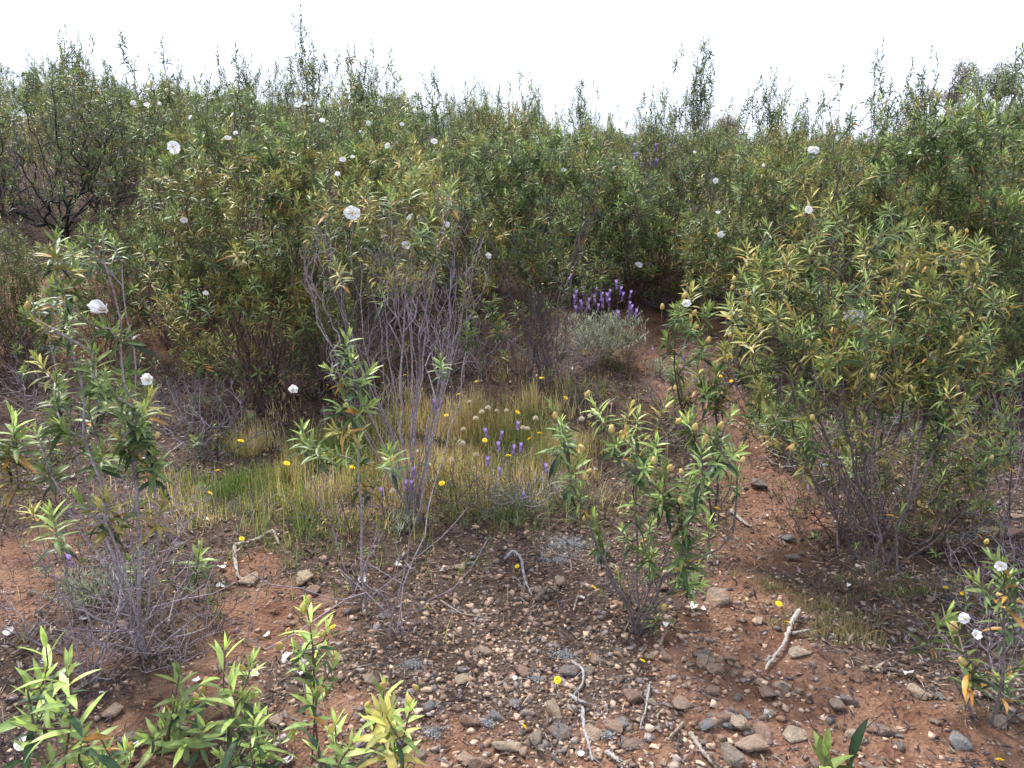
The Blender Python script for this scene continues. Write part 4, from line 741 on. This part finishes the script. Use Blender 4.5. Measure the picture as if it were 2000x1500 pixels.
# ================================================================= DEAD BRANCHES
def stick(pts, r, label, col=(.36, .32, .29), group=None, twigs=0, lift=.012):
    col = tuple(c * .78 for c in col)
    g = [gp(*p) + np.array([0, 0, lift + (p[2] if len(p) > 2 else 0)]) if len(p) < 3 else gp(p[0], p[1]) + np.array([0, 0, lift + p[2]]) for p in pts]; g = np.array(g); o0 = g[0].copy(); t = np.linspace(0, len(g) - 1, len(g) * 6)
    q = np.stack([np.interp(t, range(len(g)), g[:, k]) for k in range(3)], -1) - o0; q[1:-1] = (q[:-2] + q[1:-1] * 2 + q[2:]) / 4; q[1:-1] = (q[:-2] + q[1:-1] * 2 + q[2:]) / 4; q += np.random.default_rng(len(label)).normal(0, r * .14, q.shape)
    n = len(q); rad = r * (1 - .55 * np.linspace(0, 1, n)) * np.random.default_rng(n).uniform(.8, 1.2, n); rad[0] *= .5; rad[-1] *= .35; V, f = tubes(q, np.arange(n) - 1, rad, 7)
    A = Acc(); A.add(V, f, np.array(col)[None] * np.random.default_rng(1).uniform(.7, 1.2, (len(V), 1)))
    rr = np.random.default_rng(int(r * 1e5))
    for k in range(twigs):
        j = rr.integers(2, n - 2); d = nrm(nrm(q[min(n - 1, j + 2)] - q[j]) + rr.normal(0, .5, 3) * (1, 1, .5)); l = rr.uniform(.02, .06); tq = np.array([q[j], q[j] + d * l * .5 + rr.normal(0, .004, 3), q[j] + d * l]); V, f = tubes(tq, [-1, 0, 1], np.array([.28, .2, .08]) * r, 4); A.add(V, f, col)
    tag(link('dead_branch', A.mesh('dead_branch', M_WOOD, True), None, o0), label, 'branch', group)
W = (.34, .325, .33)
stick([(985, 1100), (1003, 1095, .03), (1018, 1115, .04), (1025, 1150, .02), (1040, 1170)], .0075, 'curved bleached white branch arching over the gravel', W, twigs=4)
stick([(1045, 1180), (1070, 1162, .02), (1095, 1165)], .010, 'stubby brown root beside the curved white branch', (.22, .17, .13), twigs=3)
stick([(457, 1070), (500, 1065, .01), (535, 1052, .03), (545, 1068)], .009, 'pale horizontal branch lying above red soil', (.44, .38, .33), twigs=3)
stick([(458, 1072), (460, 1105), (465, 1135), (495, 1145)], .010, 'bent grey stick dropping from the pale horizontal branch', (.36, .31, .27), twigs=2)
stick([(1560, 1208, .02), (1543, 1235, .02), (1530, 1270, .01), (1492, 1315)], .0095, 'thick bleached branch lying on the red path', (.44, .39, .35), twigs=4)
stick([(1545, 1245), (1580, 1243, .01)], .007, 'short side stub by the thick bleached branch', (.36, .31, .28))
stick([(1115, 1298), (1140, 1320, .01), (1138, 1345), (1120, 1365)], .0055, 'forked bleached stick in the gravel', W, twigs=4)
stick([(1112, 1365), (1130, 1378), (1152, 1385)], .0065, 'short white twig under the forked bleached stick', W, twigs=3)
stick([(1137, 1390), (1140, 1430), (1150, 1465), (1158, 1498)], .0065, 'long white stick running down to the bottom edge', W, twigs=3)
stick([(1268, 1345), (1262, 1390), (1250, 1430)], .0045, 'slim bleached twig between the stones and the path', (.42, .39, .38), twigs=2)
stick([(1348, 1440), (1365, 1470), (1390, 1500)], .009, 'bundle-like split stick at the bottom of the path', (.32, .27, .23), twigs=6)
stick([(1335, 1422), (1305, 1450)], .006, 'short brown stick above the split one', (.34, .26, .2))
stick([(1425, 1000), (1450, 1025), (1468, 1035)], .010, 'grey branch piece above the path bend', (.34, .30, .27), twigs=2)
stick([(1288, 1270), (1302, 1245, .02)], .007, 'upright broken stub right of the low rockrose', (.26, .2, .16))
stick([(1960, 975), (1935, 1000), (1905, 1012)], .008, 'grey stick at the right edge under twigs', (.26, .23, .21))
stick([(1880, 1315), (1920, 1360), (2010, 1420)], .0075, 'grey fallen limb running to the right border', (.24, .22, .22), twigs=9)
stick([(1185, 1478), (1210, 1500)], .009, 'short grey stick at the bottom edge of the gravel', (.4, .36, .32), twigs=2)
stick([(860, 1180), (900, 1205), (960, 1215)], .004, 'thin tan twig crossing the middle gravel', (.34, .29, .24))
stick([(1120, 1200), (1130, 1165)], .004, 'thin leaning twig by the stubby root', (.4, .33, .28))
for k in range(60):
    px, py = rf.uniform(30, 1970), rf.uniform(830, 1490); a = rf.random() * 6.28; l = rf.uniform(20, 70)
    stick([(px, py), (px + l * .5 * math.cos(a), py + l * .25 * math.sin(a) + rf.gauss(0, 4)), (px + l * math.cos(a), py + l * .5 * math.sin(a))], rf.uniform(.0014, .0034), ('pale' if k % 2 else 'dark brown') + ' dry twig lying ' + where(*gp(px, py)[:2]), (.27, .23, .21) if k % 2 else (.19, .14, .11), 'dry twigs scattered on the ground', twigs=2, lift=.008)

# ================================================================= LICHEN
for k, (px, py, rr, lab) in enumerate([(808, 1302, .055, 'pale blue-white lichen patch left in the gravel'), (846, 1437, .04, 'bright white lichen patch near the yellowing sprout'), (1110, 1065, .16, 'broad grey lichen patch in the upper gravel'), (1085, 1095, .09, 'small grey lichen patch below the broad one'), (1045, 1330, .03, 'tiny lichen tuft above the gravel stones'), (955, 1422, .025, 'lichen tuft by the upright grey stone'), (1185, 1440, .03, 'lichen dust on the blue-grey stone'), (1100, 1282, .05, 'thin lichen film below the stubby root')]):
    g = gp(px, py); r = np.random.default_rng(k); n = int(650 * (rr / .055) ** 1.1); a = r.random(n) * 6.28; q = rr * np.abs(r.normal(0, .5, n)).clip(0, 1.1); x = g[0] + q * np.cos(a); y = g[1] + q * np.sin(a) * .8; b = np.stack([x, y, H(x, y) + .004 + r.random(n) * .009], -1)
    A = Acc(); A.add(*leaves(b - g, nrm(r.normal(0, 1, (n, 3)) + (0, 0, .8)), nrm(r.normal(0, 1, (n, 3))), r.uniform(.003, .006, n), np.full(n, .0016), np.zeros(n), np.zeros(n), np.array([.40, .41, .42]) * r.uniform(.6, 1.2, (n, 1)), st=(0, .5, 1), ws=(.6, 1, .6)))
    tag(link('lichen_patch', A.mesh('lichen_patch', M_FUZZ), None, g), lab, 'lichen')
